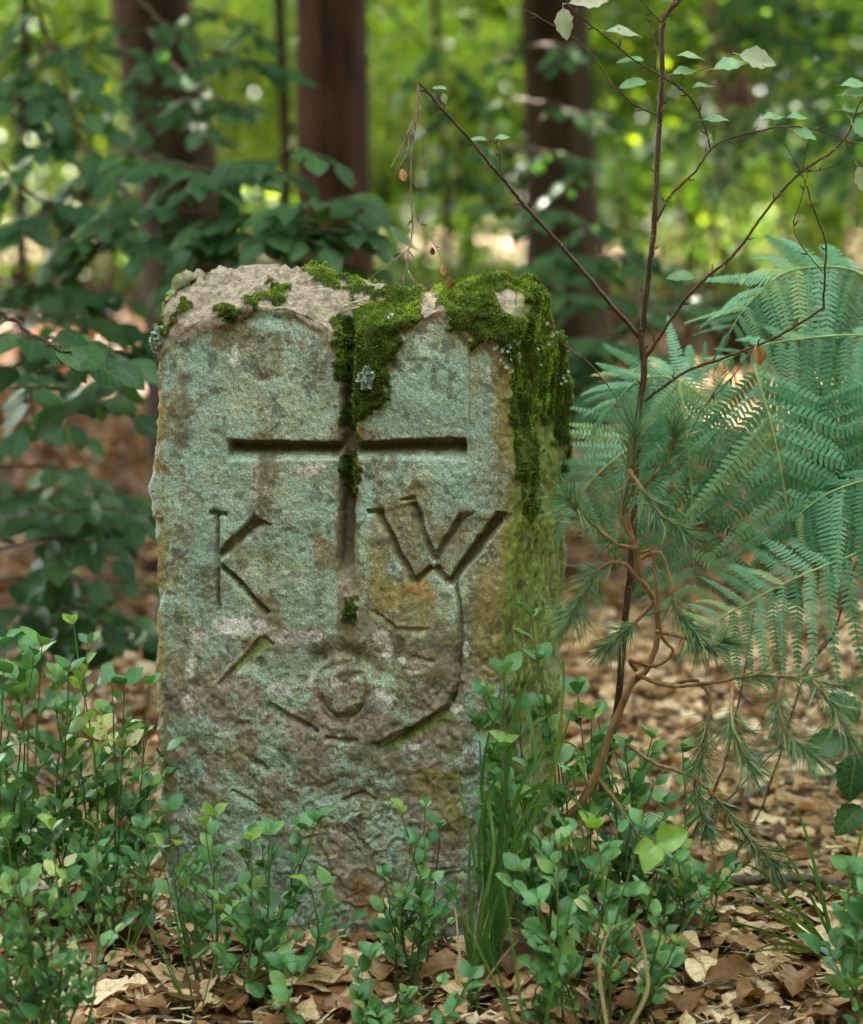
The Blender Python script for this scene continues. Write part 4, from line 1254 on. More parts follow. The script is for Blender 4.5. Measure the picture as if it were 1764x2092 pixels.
def moss_mat():
    g = N('moss')
    uvn = g.n('UVMap')
    sep = g.n('SeparateXYZ')
    g.l(uvn.outputs[0], sep.inputs[0])
    r = g.attr('rnd')
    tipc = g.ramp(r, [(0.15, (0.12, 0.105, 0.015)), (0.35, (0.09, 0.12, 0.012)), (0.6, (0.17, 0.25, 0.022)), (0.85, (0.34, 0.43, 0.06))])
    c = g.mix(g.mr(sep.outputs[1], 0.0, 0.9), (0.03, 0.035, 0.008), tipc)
    p = g.n('BsdfPrincipled')
    g.l(c, p.inputs['Base Color'])
    p.inputs['Roughness'].default_value = 0.6
    p.inputs['Specular IOR Level'].default_value = 0.25
    tr = g.n('BsdfTranslucent')
    g.l(g.mix(1.0, c, (1.3, 1.4, 0.6), 'MULTIPLY'), tr.inputs[0])
    mx = g.n('MixShader'); mx.inputs[0].default_value = 0.4
    g.l(p.outputs[0], mx.inputs[1]); g.l(tr.outputs[0], mx.inputs[2])
    g.l(mx.outputs[0], g.out.inputs[0])
    return g.m

def lichen_mat():
    g = N('leafy_lichen')
    c = g.ramp(g.attr('rnd'), [(0, (0.22, 0.28, 0.24)), (1, (0.48, 0.52, 0.46))])
    p = g.n('BsdfPrincipled')
    g.l(c, p.inputs['Base Color'])
    p.inputs['Roughness'].default_value = 0.8
    g.l(p.outputs[0], g.out.inputs[0])
    return g.m

build_stone()
# ------------------------------------------------------------------ the bare sapling beside the stone
def poly3(pts, Y0, Y1=None):
    n = len(pts)
    Y1 = Y0 if Y1 is None else Y1
    return np.array([at(u, v, Y0 + (Y1 - Y0) * i / (n - 1)) for i, (u, v) in enumerate(pts)])

def twig(root, pts, Y0, Y1, r0, r1, mat, name='branch', buds=True, sides=7):
    P = spline(poly3(pts, Y0, Y1), 7)
    P = wiggle(P, 0.0006)
    b = Batch()
    b.tube(P, [r0, r1], sides, jit=.12)
    if buds and len(P) > 10:
        for i in range(5, len(P) - 2, 7 + int(rng.integers(0, 4))):
            d = P[i + 1] - P[i]; d /= np.linalg.norm(d)
            s = np.cross(d, [0, 1, 0]) * (1 if i % 2 else -1)
            q = P[i] + s * r0 * .5
            b.tube(np.array([q, q + (d * .5 + s) * .003, q + (d * .9 + s) * .007]), [.0013, .0012, .0004], 5)
    b.build(name, mat, root)
    return P

SL = leaf_t(1, 0.62, 9, 5, .12, .12, .42, .9, wav=.03, ser=.10, stalk=.18, seed=2, crump=.012)
def add_leaf(root, mesh, u, v, Y, ln, xd, zd):
    o = link('leaf', mesh, root)
    o.matrix_local = Matrix(frame(at(u, v, Y) - np.array(root.location), xd, zd, ln).tolist())
    return o

def build_sapling():
    Y = 2.56
    base = at(1222, 1640, Y)
    root = thing('bare_sapling', 'slender dark sapling with long crooked bare branches right of the stone', 'sapling', base)
    twig(root, [(1222, 1660), (1240, 1560), (1262, 1440), (1275, 1300), (1292, 1130), (1300, 960), (1305, 850), (1316, 760), (1311, 690), (1325, 560), (1335, 480), (1345, 300), (1352, 180), (1354, 60), (1364, 25), (1390, -5), (1410, -50)], Y, Y, .0050, .0030, M_TWIG, 'stem', sides=10)
    T = lambda pts, r0, r1, Y1=Y, mat=M_TWIG: twig(root, pts, Y, Y1, r0, r1, mat)
    T([(1310, 692), (1230, 600), (1150, 505), (1080, 430), (1040, 380), (1010, 345), (960, 285), (910, 230), (880, 195), (856, 169)], .0029, .0016, 2.5)
    # broken tip hanging down
    for pts, r0, r1 in (([(855, 169), (853, 225), (843, 300), (840, 400), (843, 470), (832, 530), (822, 585)], .0016, .0008), ([(856, 170), (853, 200), (862, 240), (868, 350)], .0006, .0004),
                        ([(845, 245), (825, 290), (800, 340)], .0009, .0005), ([(848, 225), (838, 280), (828, 320), (806, 350)], .0007, .0004), ([(842, 430), (868, 470), (895, 510), (910, 560)], .0010, .0005),
                        ([(840, 505), (800, 535), (757, 568)], .0009, .0006), ([(834, 552), (850, 578), (880, 590), (915, 582)], .0009, .0005), ([(880, 200), (860, 190), (852, 205)], .0007, .0005)):
        T(pts, r0, r1, 2.48, M_PALETWIG)
    T([(1021, 348), (1021, 310), (1010, 290), (1000, 284)], .0008, .0005)
    T([(1318, 735), (1350, 685), (1395, 620), (1440, 570), (1500, 520), (1545, 460), (1590, 400), (1640, 350), (1700, 310), (1735, 270), (1752, 220), (1775, 190)], .0024, .0011, 2.52)
    T([(1343, 452), (1370, 400), (1420, 352), (1455, 302), (1500, 280), (1560, 265), (1620, 258), (1690, 272), (1745, 295)], .0018, .0009, 2.6)
    T([(1452, 303), (1440, 260), (1420, 215), (1395, 185), (1355, 158), (1300, 125), (1250, 85), (1200, 45), (1170, 20), (1150, -10)], .0012, .0010, 2.5)
    T([(1342, 235), (1300, 215), (1250, 170), (1220, 125), (1170, 75), (1110, 40), (1065, 15)], .0013, .0007, 2.6)
    T([(1353, 47), (1325, 18), (1303, -8)], .0012, .0008)
    T([(1340, 140), (1338, 95), (1330, 65), (1332, 40)], .0009, .0005)
    T([(1316, 820), (1400, 760), (1470, 735), (1550, 705), (1620, 670), (1685, 628)], .0021, .0015, 2.5)
    T([(1683, 630), (1685, 560), (1688, 500), (1660, 420), (1640, 360), (1600, 285)], .0015, .0006, 2.5)
    T([(1680, 555), (1640, 505), (1622, 460), (1640, 400), (1652, 350)], .0008, .0005, 2.5)
    T([(1640, 350), (1648, 300), (1655, 285)], .0008, .0005, 2.52)
    T([(1640, 352), (1690, 345), (1735, 325)], .0008, .0005, 2.52)
    T([(1354, 158), (1410, 150), (1460, 135), (1490, 120), (1500, 105)], .0007, .0004, 2.6)
    T([(1290, 865), (1262, 820), (1240, 785), (1200, 738), (1150, 702), (1130, 668), (1124, 640)], .0007, .0009, 2.5, M_PALETWIG)
    T([(1548, 705), (1470, 800), (1400, 860), (1360, 920)], .0007, .0004, 2.58)
    T([(1500, 745), (1440, 830), (1405, 900), (1370, 980)], .0007, .0004, 2.62)
    g = tmesh('leaf', SL, M_TWIGLEAF); p = tmesh('leaf', SL, M_TWIGPALE)
    for u, v, ln, xd, zd, m in ((1150, 8, .052, (.8, .2, .1), (-.2, -.7, .6), p), (1150, 5, .04, (.1, -.2, -1), (-.5, -1, .2), p), (1225, 62, .046, (1, .1, -.1), (0, -.5, 1), p), (1325, 122, .034, (-1, .1, -.05), (0, -.4, 1), g), (1372, 112, .036, (1, 0, -.1), (0, -.4, 1), g),
                             (1365, 152, .034, (1, .2, .15), (0, -.6, 1), g), (1330, 165, .036, (-1, -.3, -.2), (0, -.7, 1), g), (1445, 143, .044, (1, 0, .2), (0, -.7, 1), g), (1498, 108, .048, (1, 0, -.25), (0, -1, .6), p),
                             (1405, 180, .034, (1, .3, .1), (0, -.3, 1), g), (1425, 245, .034, (1, -.3, 0), (0, -.5, 1), g), (1548, 243, .032, (1, .2, .1), (0, -.5, 1), g), (1600, 240, .030, (1, .2, 0), (0, -.5, 1), g), (1612, 262, .032, (1, -.3, -.4), (0, -.8, 1), g),
                             (1708, 175, .036, (1, 0, .05), (0, -.6, 1), g), (1708, 195, .038, (1, 0, .1), (0, -.6, 1), g), (1710, 225, .038, (1, .2, .2), (0, -1, .6), g), (1745, 290, .05, (1, -.3, -.1), (0, -1, .7), g), (1730, 235, .04, (.7, -.2, -.6), (0, -1, .6), g),
                             (1430, 566, .036, (-1, 0, 0), (0, -.7, 1), g), (1001, 285, .022, (-1, 0, 0), (0, -.5, 1), g), (1003, 284, .022, (1, 0, .1), (0, -.5, 1), g), (918, 182, .018, (-1, 0, .1), (0, -.5, 1), g), (905, 186, .014, (.2, 0, -1), (0, -1, .3), p),
                             (1748, 330, .04, (.5, 0, -1), (0, -1, .3), p)):
        add_leaf(root, m, u, v, 2.53, ln, xd, zd)
    dd = tmesh('withered_leaf', DEADT[7], M_DEAD)
    for u, v, ln, d in ((905, 540, .014, (.1, 0, -1)), (883, 505, .010, (.1, 0, -1)), (918, 565, .015, (.2, 0, -1)), (823, 345, .015, (.1, 0, -1)), (1545, 705, .026, (.3, 0, -1)), (1475, 740, .018, (0, 0, -1)), (1370, 985, .016, (0, 0, -1))):
        o = link('withered_leaf', dd, root)
        o.matrix_local = Matrix(frame(at(u, v, 2.5) - np.array(root.location), d, (0, -1, .1), ln).tolist())
    # dark bare twigs low on the right, each growing from the litter by itself
    for lb, pts in (('dark bare twig standing below the bracken, nearest the pine', [(1480, 1780, 2.7), (1560, 1640, 2.75), (1650, 1370, 2.8), (1720, 1280, 2.8), (1790, 1230, 2.8)]),
                    ('dark bare twig leaning right from the bilberries', [(1280, 1840, 2.5), (1400, 1720, 2.5), (1500, 1620, 2.55), (1600, 1520, 2.6)]),
                    ('straight dark twig crossing behind the pine needles', [(1390, 1760, 2.6), (1470, 1590, 2.6), (1500, 1480, 2.65), (1532, 1310, 2.7), (1545, 1230, 2.7)]),
                    ('dark bare twig rising at the right edge', [(1640, 1370, 2.75), (1700, 1300, 2.7), (1740, 1180, 2.6), (1775, 1080, 2.6)])):
        P = np.array([at(*q) for q in pts])
        b = Batch()
        S_ = wiggle(spline(P, 6), .001)
        b.tube(S_, [.0019, .0009], 6)
        b.build('bare_twig', M_TWIG, None, tuple(P[0]), label=lb, category='twig')
build_sapling()

# ------------------------------------------------------------------ the pine sapling
def needles(b, p, d, n, ln, spread=.9, Y=0):
    d = np.asarray(d) / np.linalg.norm(d)
    k = (rng.random((n, 3)) - .5) * 2
    D = d + k * spread
    D /= np.linalg.norm(D, axis=1)[:, None]
    L = ln * (0.7 + 0.5 * rng.random(n))
    M = frames(np.repeat(np.array([p]), n, 0) + (rng.random((n, 3)) - .5) * .003, D, rng.random((n, 3)) - .5, L)
    w = .0005 / ln
    V = np.array([(0, -w, 0), (0, w, 0), (.5, -w, .05), (.5, w, .05), (1, 0, 0)], np.float32)
    F = np.array([(0, 2, 3), (0, 3, 1), (2, 4, 3)], np.int32)
    b.scatter((V, F, np.zeros((5, 2), np.float32)), M)

def build_pine():
    base = at(1180, 1790, 2.36)
    root = thing('pine_sapling', 'small crooked pine sapling with long soft needles between stone and bracken', 'pine', base)
    twig(root, [(1110, 1700), (1170, 1660), (1215, 1590), (1250, 1490), (1290, 1400), (1320, 1370), (1345, 1300), (1338, 1230), (1310, 1180), (1295, 1110), (1280, 1040), (1285, 950), (1288, 870)], 2.40, 2.36, .0056, .0018, M_PINEBARK, 'stem', False, 9)
    shoots = [  # path, Y0, Y1, needle start fraction, density per point, needle length
        ([(1295, 1110), (1270, 1050), (1290, 960), (1298, 880)], 2.36, 2.34, .3, .050),
        ([(1290, 1010), (1330, 980), (1370, 930), (1380, 890)], 2.36, 2.32, .3, .045),
        ([(1300, 1120), (1260, 1110), (1200, 1060), (1165, 1020)], 2.36, 2.30, .3, .048),
        ([(1285, 960), (1320, 1010), (1350, 1050), (1390, 1080)], 2.34, 2.30, .2, .045),
        ([(1320, 1200), (1270, 1150), (1220, 1165), (1190, 1210), (1170, 1260)], 2.36, 2.30, .35, .050),
        ([(1310, 1140), (1350, 1130), (1370, 1190), (1385, 1250), (1420, 1290)], 2.36, 2.32, .6, .046),
        ([(1335, 1230), (1300, 1270), (1275, 1290), (1240, 1320)], 2.36, 2.34, .3, .040),
        ([(1300, 1380), (1370, 1400), (1450, 1395), (1540, 1380), (1640, 1385), (1720, 1400), (1790, 1400)], 2.38, 2.22, .42, .048),
        ([(1497, 1396), (1495, 1450), (1500, 1500), (1530, 1560)], 2.30, 2.24, .3, .048),
        ([(1600, 1390), (1590, 1440), (1610, 1500), (1660, 1540)], 2.26, 2.22, .2, .048),
        ([(1660, 1390), (1700, 1440), (1730, 1500)], 2.25, 2.22, .1, .046),
        ([(1340, 1290), (1390, 1300), (1440, 1320), (1480, 1310)], 2.36, 2.32, .4, .042),
        ([(1300, 1370), (1290, 1350), (1340, 1360), (1375, 1330), (1350, 1290), (1335, 1140), (1312, 1125)], 2.38, 2.34, 2, .04),
        ([(1370, 1400), (1420, 1390), (1450, 1430), (1440, 1500), (1430, 1560)], 2.36, 2.33, .6, .042),
        ([(1280, 1520), (1340, 1560), (1420, 1590), (1480, 1650), (1540, 1720), (1580, 1760)], 2.40, 2.36, .5, .042),
        ([(1420, 1590), (1425, 1630), (1445, 1690)], 2.39, 2.38, .3, .036),
        ([(1215, 1580), (1260, 1640), (1300, 1700), (1330, 1730)], 2.40, 2.36, .3, .034)]
    for pts, Y0, Y1, f0, nl in shoots:
        P = spline(poly3(pts, Y0, Y1), 9)
        b = Batch(); b.tube(wiggle(P, .0008), [.0028, .0014], 7, jit=.3)
        b.build('branch', M_PINEBARK, root)
        if f0 > 1:
            continue
        b = Batch()
        n = len(P)
        for i in range(int(f0 * n), n):
            d = P[min(i + 1, n - 1)] - P[max(i - 1, 0)]
            d = d / (np.linalg.norm(d) + 1e-9) + np.array([0, 0, -.25])
            needles(b, P[i], d, 9 if i < n - 2 else 26, nl, 1.0 if i < n - 2 else .8)
        b.build('needles', M_NEEDLE, root, kind='stuff')
build_pine()

# ------------------------------------------------------------------ bracken
def pinna_t(n=22, L=1.0, w=0.22, seed=0, curve=.25):
    """one pinna along +x: midrib with oblong pinnules both sides, face +z"""
    r = np.random.default_rng(seed)
    V, F, uv = [], [], []
    def add(v, f, u):
        k = len(V)
        V.extend(v); F.extend([[k + a for a in q] for q in f]); uv.extend(u)
    def mid(s):
        return np.array([s * L, curve * .30 * s * s * L, -curve * s * s * L * .8])
    for i in range(12):
        a, b = mid(i / 12), mid((i + 1) / 12)
        add([a + [0, -.006, .002], a + [0, .006, .002], b + [0, .005, .002], b + [0, -.005, .002]], [(0, 3, 2, 1)], [(0, 0)] * 4)
    for i in range(n):
        s = (i + .6) / n
        prof = (1 - s) ** .55 * (0.55 + .45 * min(1, s * 5))
        for sd in (-1, 1):
            ln = w * prof * (0.85 + .25 * r.random())
            wd = L / n * .43
            o = mid(s)
            dx = .35 + .1 * r.random()
            dirv = np.array([dx, sd, -.18 - .2 * r.random()])
            dirv /= np.linalg.norm(dirv)
            t = np.array([1, -dx * sd, 0]); t /= np.linalg.norm(t)
            z = (r.random() - .5) * .01
            p0 = o - t * wd * .8; p1 = o + t * wd * .8
            q0 = o + dirv * ln * .55 - t * wd * .85 + [0, 0, z]; q1 = o + dirv * ln * .55 + t * wd * .6 + [0, 0, z]
            e0 = o + dirv * ln * .92 - t * wd * .45 + [0, 0, z * 2]; e1 = o + dirv * ln + t * wd * .25 + [0, 0, z * 2]
            add([p0, p1, q1, q0, e1, e0], [(0, 1, 2, 3) if sd > 0 else (3, 2, 1, 0), (3, 2, 4, 5) if sd > 0 else (5, 4, 2, 3)], [(-.5, .1), (.5, .1), (.5, .6), (-.5, .6), (.3, 1), (-.3, 1)])
    return np.array(V, np.float32), np.array(F, np.int32), np.array(uv, np.float32)

PIN = [pinna_t(22, 1, .118, k, c) for k, c in enumerate((.40, .60, .2))]
PINM = None
def frond(label, path, nrm, lens, npairs, f0=.05, f1=1.0, fwd=.55, droop=.3, rr=.0022):
    """path [(u,v,Y)], lens = pinna length profile along the frond (metres)"""
    global PINM
    if PINM is None:
        PINM = [tmesh('pinna', t, M_FERN) for t in PIN]
    P = spline([at(u_, v_, 2.5 + (Y_ - 2.5) * .55) for u_, v_, Y_ in path], 12)
    base = P[0]
    root = thing('bracken_frond', label, 'fern', base)
    b = Batch(); b.tube(P, [rr, rr * .35], 6); b.build('stalk', M_RACHIS, root)
    nrm = np.array(nrm, float)
    n = len(P)
    npairs = max(6, int(npairs * 1.0))
    for i in range(npairs):
        f = f0 + (f1 - f0) * i / npairs
        x = f * (n - 1); k = min(int(x), n - 2); p = P[k] + (P[k + 1] - P[k]) * (x - k)
        t = P[k + 1] - P[k]; t /= np.linalg.norm(t)
        ln = np.interp(i / npairs, np.linspace(0, 1, len(lens)), lens)
        s = np.cross(nrm, t); s /= np.linalg.norm(s)
        for sd in (-1, 1):
            d = s * sd + t * (fwd + .1 * rng.random()) + np.array([0, 0, -droop * (.6 + .6 * rng.random())])
            zn = nrm + (rng.random(3) - .5) * .45
            o = link('pinna', PINM[rng.integers(3)], root)
            M = frame(p - base, d, zn, ln * (.88 + .24 * rng.random()))
            if sd < 0:
                M[:3, 1] *= -1; 
            o.matrix_local = Matrix(M.tolist())
    # terminal pinna
    o = link('pinna', PINM[0], root)
    o.matrix_local = Matrix(frame(P[-1] - base, P[-1] - P[-3], nrm, lens[-1] * 1.3).tolist())

FR = [
 ('bracken frond with a pale upright midrib in the middle of the fern clump', [(1540, 745, 2.72), (1565, 830, 2.68), (1590, 930, 2.66), (1610, 1050, 2.66), (1622, 1150, 2.68)], (-.1, -1, .45), [.15, .17, .16, .12, .06], 11, dict(fwd=.35, droop=.45)),
 ('bracken frond beside it, nearer the pine, with a thin upright midrib', [(1385, 760, 2.84), (1400, 860, 2.80), (1412, 980, 2.78), (1418, 1120, 2.78), (1410, 1230, 2.8)], (-.2, -1, .5), [.12, .14, .14, .12, .06], 12, dict(fwd=.35, droop=.45)),
 ('lowest bracken frond, pointing down to the left with fine leaflets', [(1830, 1080, 2.55), (1750, 1130, 2.55), (1640, 1175, 2.56), (1560, 1215, 2.58), (1480, 1260, 2.6), (1430, 1300, 2.6)], (.1, -.75, .75), [.14, .14, .13, .11, .08, .04], 15, dict(fwd=.3, droop=.15)),
 ('tall bracken frond arching at the upper right edge', [(1860, 640, 2.95), (1760, 560, 2.95), (1680, 545, 2.95), (1600, 560, 2.95), (1530, 620, 2.95), (1490, 680, 2.95)], (0, -.7, .8), [.17, .17, .16, .14, .10, .05], 16, dict(fwd=.2, droop=.5)),
 ('bracken frond under the crooked sapling branch with a level green stalk', [(1860, 700, 2.8), (1760, 685, 2.8), (1660, 690, 2.8), (1560, 705, 2.8), (1470, 740, 2.8)], (0, -.75, .75), [.13, .15, .15, .12, .08, .04], 14, dict(fwd=.2, droop=.7)),
 ('bracken frond hanging down at the right edge of view', [(1800, 760, 2.7), (1780, 850, 2.68), (1775, 940, 2.68), (1780, 1060, 2.7)], (-.2, -1, .4), [.14, .15, .13, .09], 10, dict(fwd=.3, droop=.45)),
 ('bracken frond reaching left toward the stone behind the pine', [(1420, 880, 3.0), (1350, 880, 2.9), (1280, 920, 2.85), (1210, 980, 2.82), (1170, 1040, 2.8)], (.1, -.9, .6), [.12, .14, .13, .11, .06], 13, dict(fwd=.4, droop=.5)),
 ('bracken frond rising left of the clump top', [(1480, 860, 2.95), (1420, 800, 2.92), (1360, 770, 2.9), (1300, 780, 2.9), (1250, 830, 2.9)], (.1, -.8, .6), [.12, .14, .13, .10, .05], 13, dict(fwd=.4, droop=.6)),
 ('bracken frond at the back of the clump, partly hidden', [(1690, 720, 3.05), (1700, 820, 3.0), (1710, 930, 3.0), (1700, 1040, 3.0)], (-.3, -1, .5), [.17, .17, .15, .1], 11, dict(fwd=.3, droop=.4)),
 ('bracken frond with drooping tips at the far right above the lowest frond', [(1850, 960, 2.62), (1770, 980, 2.6), (1690, 1010, 2.62), (1620, 1060, 2.65)], (0, -.7, .8), [.12, .14, .12, .07], 12, dict(fwd=.3, droop=.6)),
]
for lb, path, nrm, lens, npr, kw in FR:
    frond(lb, path, nrm, lens, npr, **kw)
dd = tmesh('withered_pinna', (PIN[1][0], PIN[1][1], PIN[1][2]), M_FERN_DEAD)
for u, v, Y, d, ln, lb in ((1515, 930, 2.6, (-.5, 0, -1), .035, 'small withered orange brown frond tip caught in the bracken, larger one'), (1520, 975, 2.6, (-.1, 0, -1), .028, 'curled orange brown leaf hanging in the bracken just below the other')):
    o = link('withered_frond_tip', dd, None, tuple(at(u, v, Y)), label=lb, category='dead leaf')
    M = frame(at(u, v, Y), d, (0, -1, 0), ln); M[:3, 1] *= 1.8
    o.matrix_world = Matrix(M.tolist())

# ------------------------------------------------------------------ bilberry shrubs
BB = [leaf_t(1, 0.68, 7, 3, f, c, .45, .85, wav=.02, ser=.03, stalk=.06, seed=k) for k, (f, c) in enumerate([(.25, .3), (.1, .15), (.4, .2), (-.05, .4)])]
BM = None
def bilberry(label, base, tips, nleaf, ls=.022, new=.02, pale=.02, wob=.055, twl=.055, up=.55, group=None):
    """base (u,v,Y); tips: list of (u,v,Y)"""
    global BM
    if BM is None:
        BM = {'g': [tmesh('leaf', t, M_BILB) for t in BB], 'n': [tmesh('leaf', t, M_BILB_NEW) for t in BB], 'p': [tmesh('leaf', t, M_BILB_PALE) for t in BB]}
    B0 = at(*base); B0[2] = float(gz(B0[0], B0[1])) + 0.0
    root = thing('bilberry_shrub', label, 'shrub', B0, group)
    total = 0
    per = max(6, nleaf // len(tips))
    for ti, tp in enumerate(tips):
        T = at(*tp)
        b0 = B0 + np.array([(T[0] - B0[0]) * .22 + (rng.random() - .5) * .03, (rng.random() - .5) * .05, 0])
        b0[2] = float(gz(b0[0], b0[1])) - .01
        mid = (b0 * .45 + T * .55) + (rng.random(3) - .5) * wob; mid[2] = b0[2] + (T[2] - b0[2]) * .5
        P = spline([b0, mid, T], 9)
        b = Batch(); b.tube(wiggle(P, .001), [.0018, .0008], 5)
        m = len(P)
        def put(pos, xd, kind='g'):
            nonlocal total
            if total >= 300: return
            zd = np.array([(rng.random() - .5) * 1.0, -.45 + (rng.random() - .5) * 1.0, 1.0])
            o = link('leaf', BM[kind][rng.integers(4)], root)
            o.matrix_local = Matrix(frame(pos - B0, xd, zd, ls * (.42 + .85 * rng.random())).tolist())
            total += 1
        used = 0
        f = .28
        side = 1
        while f < .97 and used < per:
            i = min(int(f * (m - 1)), m - 2)
            t = P[i + 1] - P[i]; t /= np.linalg.norm(t)
            a = rng.random() * 6.28
            s = np.array([math.cos(a), math.sin(a) * .7, .25])
            kind = 'p' if rng.random() < pale else ('n' if rng.random() < new and f > .6 else 'g')
            if rng.random() < .55 and f < .9:      # side twig with alternate leaves
                d = s + t * .7; d /= np.linalg.norm(d)
                tl = twl * (.5 + .8 * rng.random()) * (1.15 - f * .5)
                Q = np.array([P[i] + d * tl * q + np.array([0, 0, .12 * tl * q * q]) for q in np.linspace(0, 1, 4)])
                b.tube(Q, [.0010, .0006], 4)
                nl = max(3, int(tl / .0095))
                for q in range(nl):
                    g_ = (q + .7) / nl
                    sv = np.cross(d, [0, 0, 1]) * (1 if q % 2 else -1)
                    xd = d * (.55 if q < nl - 1 else 2) + sv * .9 + np.array([0, 0, .1 + .3 * rng.random()])
                    put(P[i] + d * tl * g_ + np.array([0, 0, .12 * tl * g_ * g_]), xd, kind)
                    used += 1
            else:
                put(P[i], s + t * .5, kind); used += 1
            f += .05 + .05 * rng.random()
            side = -side
        tk = 'n' if rng.random() < new * 2 else 'g'
        t = P[-1] - P[-3]; t /= np.linalg.norm(t)
        for q in range(3):
            a = q * 2.1 + rng.random()
            put(P[-1], t * .8 + np.array([math.cos(a), math.sin(a), .1]) * .9, tk)
        b.build('stem', M_STEMG, root)
    return root

def tips(u0, u1, v0, v1, Y0, Y1, n):
    return [(u0 + (u1 - u0) * (k + rng.random()) / n, v0 + (v1 - v0) * rng.random() ** 1.2, Y0 + (Y1 - Y0) * rng.random()) for k in range(n)]

bilberry('bilberry shrub against the left edge of the stone with sun flecks painted as pale leaves', (190, 1800, 2.52), tips(90, 330, 1385, 1560, 2.45, 2.62, 8) + [(305, 1400, 2.5), (230, 1400, 2.5)], 240, .027, pale=.16)
bilberry('bilberry shrub at the left edge, level with the lower letters', (40, 1800, 2.5), tips(-40, 180, 1300, 1500, 2.42, 2.6, 9) + [(70, 1340, 2.45), (10, 1320, 2.45)], 240, .029, pale=.03)
bilberry('tall bilberry shoot with bright fresh leaves at its tip', (165, 1700, 2.5), [(150, 1275, 2.5)], 40, .022, new=.9)
bilberry('low dense bilberry between the left shrub and the stone foot', (230, 1850, 2.46), tips(120, 330, 1600, 1780, 2.40, 2.55, 9), 200, .022, pale=.04)
bilberry('out of focus bilberry at the lower left corner', (100, 2080, 2.10), tips(-40, 200, 1690, 1880, 2.08, 2.2, 7), 150, .021)
bilberry('small blurred bilberry low at the left edge, below the corner shrub', (20, 2100, 2.12), tips(-20, 150, 1830, 2000, 2.08, 2.18, 5), 110, .022)
bilberry('bilberry shrub in front of the lower left of the stone', (440, 1960, 2.30), tips(320, 660, 1650, 1760, 2.24, 2.36, 9), 190, .022, wob=.05)
bilberry('spreading bilberry twigs in front of the middle of the stone foot', (500, 1975, 2.27), tips(420, 720, 1680, 1830, 2.2, 2.3, 5), 80, .023, new=.05)
bilberry('sparse bilberry shoot standing before the right part of the stone', (850, 1930, 2.32), [(820, 1660, 2.3), (870, 1650, 2.32), (900, 1690, 2.34), (850, 1730, 2.3), (785, 1790, 2.28), (880, 1800, 2.3)], 110, .022)
bilberry('upright bilberry shoots beside the right corner of the stone', (1130, 1800, 2.40), [(1085, 1260, 2.4), (1030, 1375, 2.38), (1000, 1420, 2.38), (1100, 1350, 2.4), (1180, 1420, 2.42), (980, 1490, 2.38), (1130, 1480, 2.4), (1060, 1450, 2.38), (1210, 1470, 2.42)], 190, .026, twl=.035)
bilberry('large bilberry clump at the right foot of the stone', (1160, 1880, 2.34), tips(970, 1250, 1470, 1720, 2.28, 2.44, 7), 130, .024, new=.02)
bilberry('bilberry clump behind the pine stem right of the stone', (1290, 1830, 2.48), tips(1200, 1400, 1460, 1660, 2.42, 2.58, 9), 240, .023)
bilberry('front bilberry clump with one bright green leaf pair', (1230, 2010, 2.20), tips(1020, 1440, 1680, 1860, 2.14, 2.3, 8), 140, .024, new=.03)
bilberry('low bilberry in front of the right clump, close to the camera', (1200, 2040, 2.18), tips(1000, 1400, 1820, 1980, 2.12, 2.26, 4), 60, .023)
bilberry('creeping bilberry shoots on the litter in front of the stone', (720, 2060, 2.2), [(760, 1960, 2.2), (900, 2010, 2.2), (960, 2000, 2.18), (830, 2030, 2.2), (600, 1990, 2.2)], 60, .024)
bilberry('bilberry shoot entering at the lower right edge', (1790, 1990, 2.2), tips(1725, 1800, 1740, 1900, 2.15, 2.25, 5), 90, .028)
bilberry('low bilberry on the litter left of the fallen branch', (1400, 1880, 2.45), tips(1330, 1460, 1690, 1800, 2.42, 2.5, 6), 130, .021)
# the bright pair of leaves
o = thing('seedling', 'bright yellow green seedling leaf pair above the front bilberries', 'seedling', at(1335, 1790, 2.2))
nm = tmesh('leaf', leaf_t(1, .8, 8, 5, .2, .3, .35, .9, seed=3), M_BILB_NEW)
for xd, ln in (((.9, .1, .35), .040), ((-.25, -.4, -.4), .036), ((-.9, -.2, -.25), .026)):
    l = link('leaf', nm, o); l.matrix_local = Matrix(frame(at(1340, 1725, 2.13) - np.array(o.location), xd, (-.2, -.9, .5), ln).tolist())
b = Batch(); b.tube(spline([at(1320, 1880, 2.22), at(1335, 1800, 2.15), at(1340, 1724, 2.13)], 5), [.0012, .0008], 5); b.build('stem', M_STEMG, o)

# ------------------------------------------------------------------ grass
def blade(b, P, w, r=0.0):
    P = spline(P, 6)
    n = len(P)
    T = np.gradient(P, axis=0); T /= np.linalg.norm(T, axis=1)[:, None]
    s = np.cross(T, np.array([rng.random() - .5, 1.0, .3])); s /= np.linalg.norm(s, axis=1)[:, None] + 1e-9
    ww = w * np.minimum(1, np.linspace(0, 1, n) * 4 + .5) * (1 - np.linspace(0, 1, n) ** 2.5) + .0002
    up = np.cross(s, T)
    V = np.concatenate([P - s * ww[:, None] + up * ww[:, None] * .35, P, P + s * ww[:, None] + up * ww[:, None] * .35])
    i = np.arange(n - 1)
    F = np.concatenate([np.stack([i, i + n, i + n + 1, i + 1], -1), np.stack([i + n, i + 2 * n, i + 2 * n + 1, i + n + 1], -1)])
    uv = np.concatenate([np.stack([np.full(n, c), np.linspace(0, 1, n)], -1) for c in (-1, 0, 1)])
    b.add(V, F, uv, r)

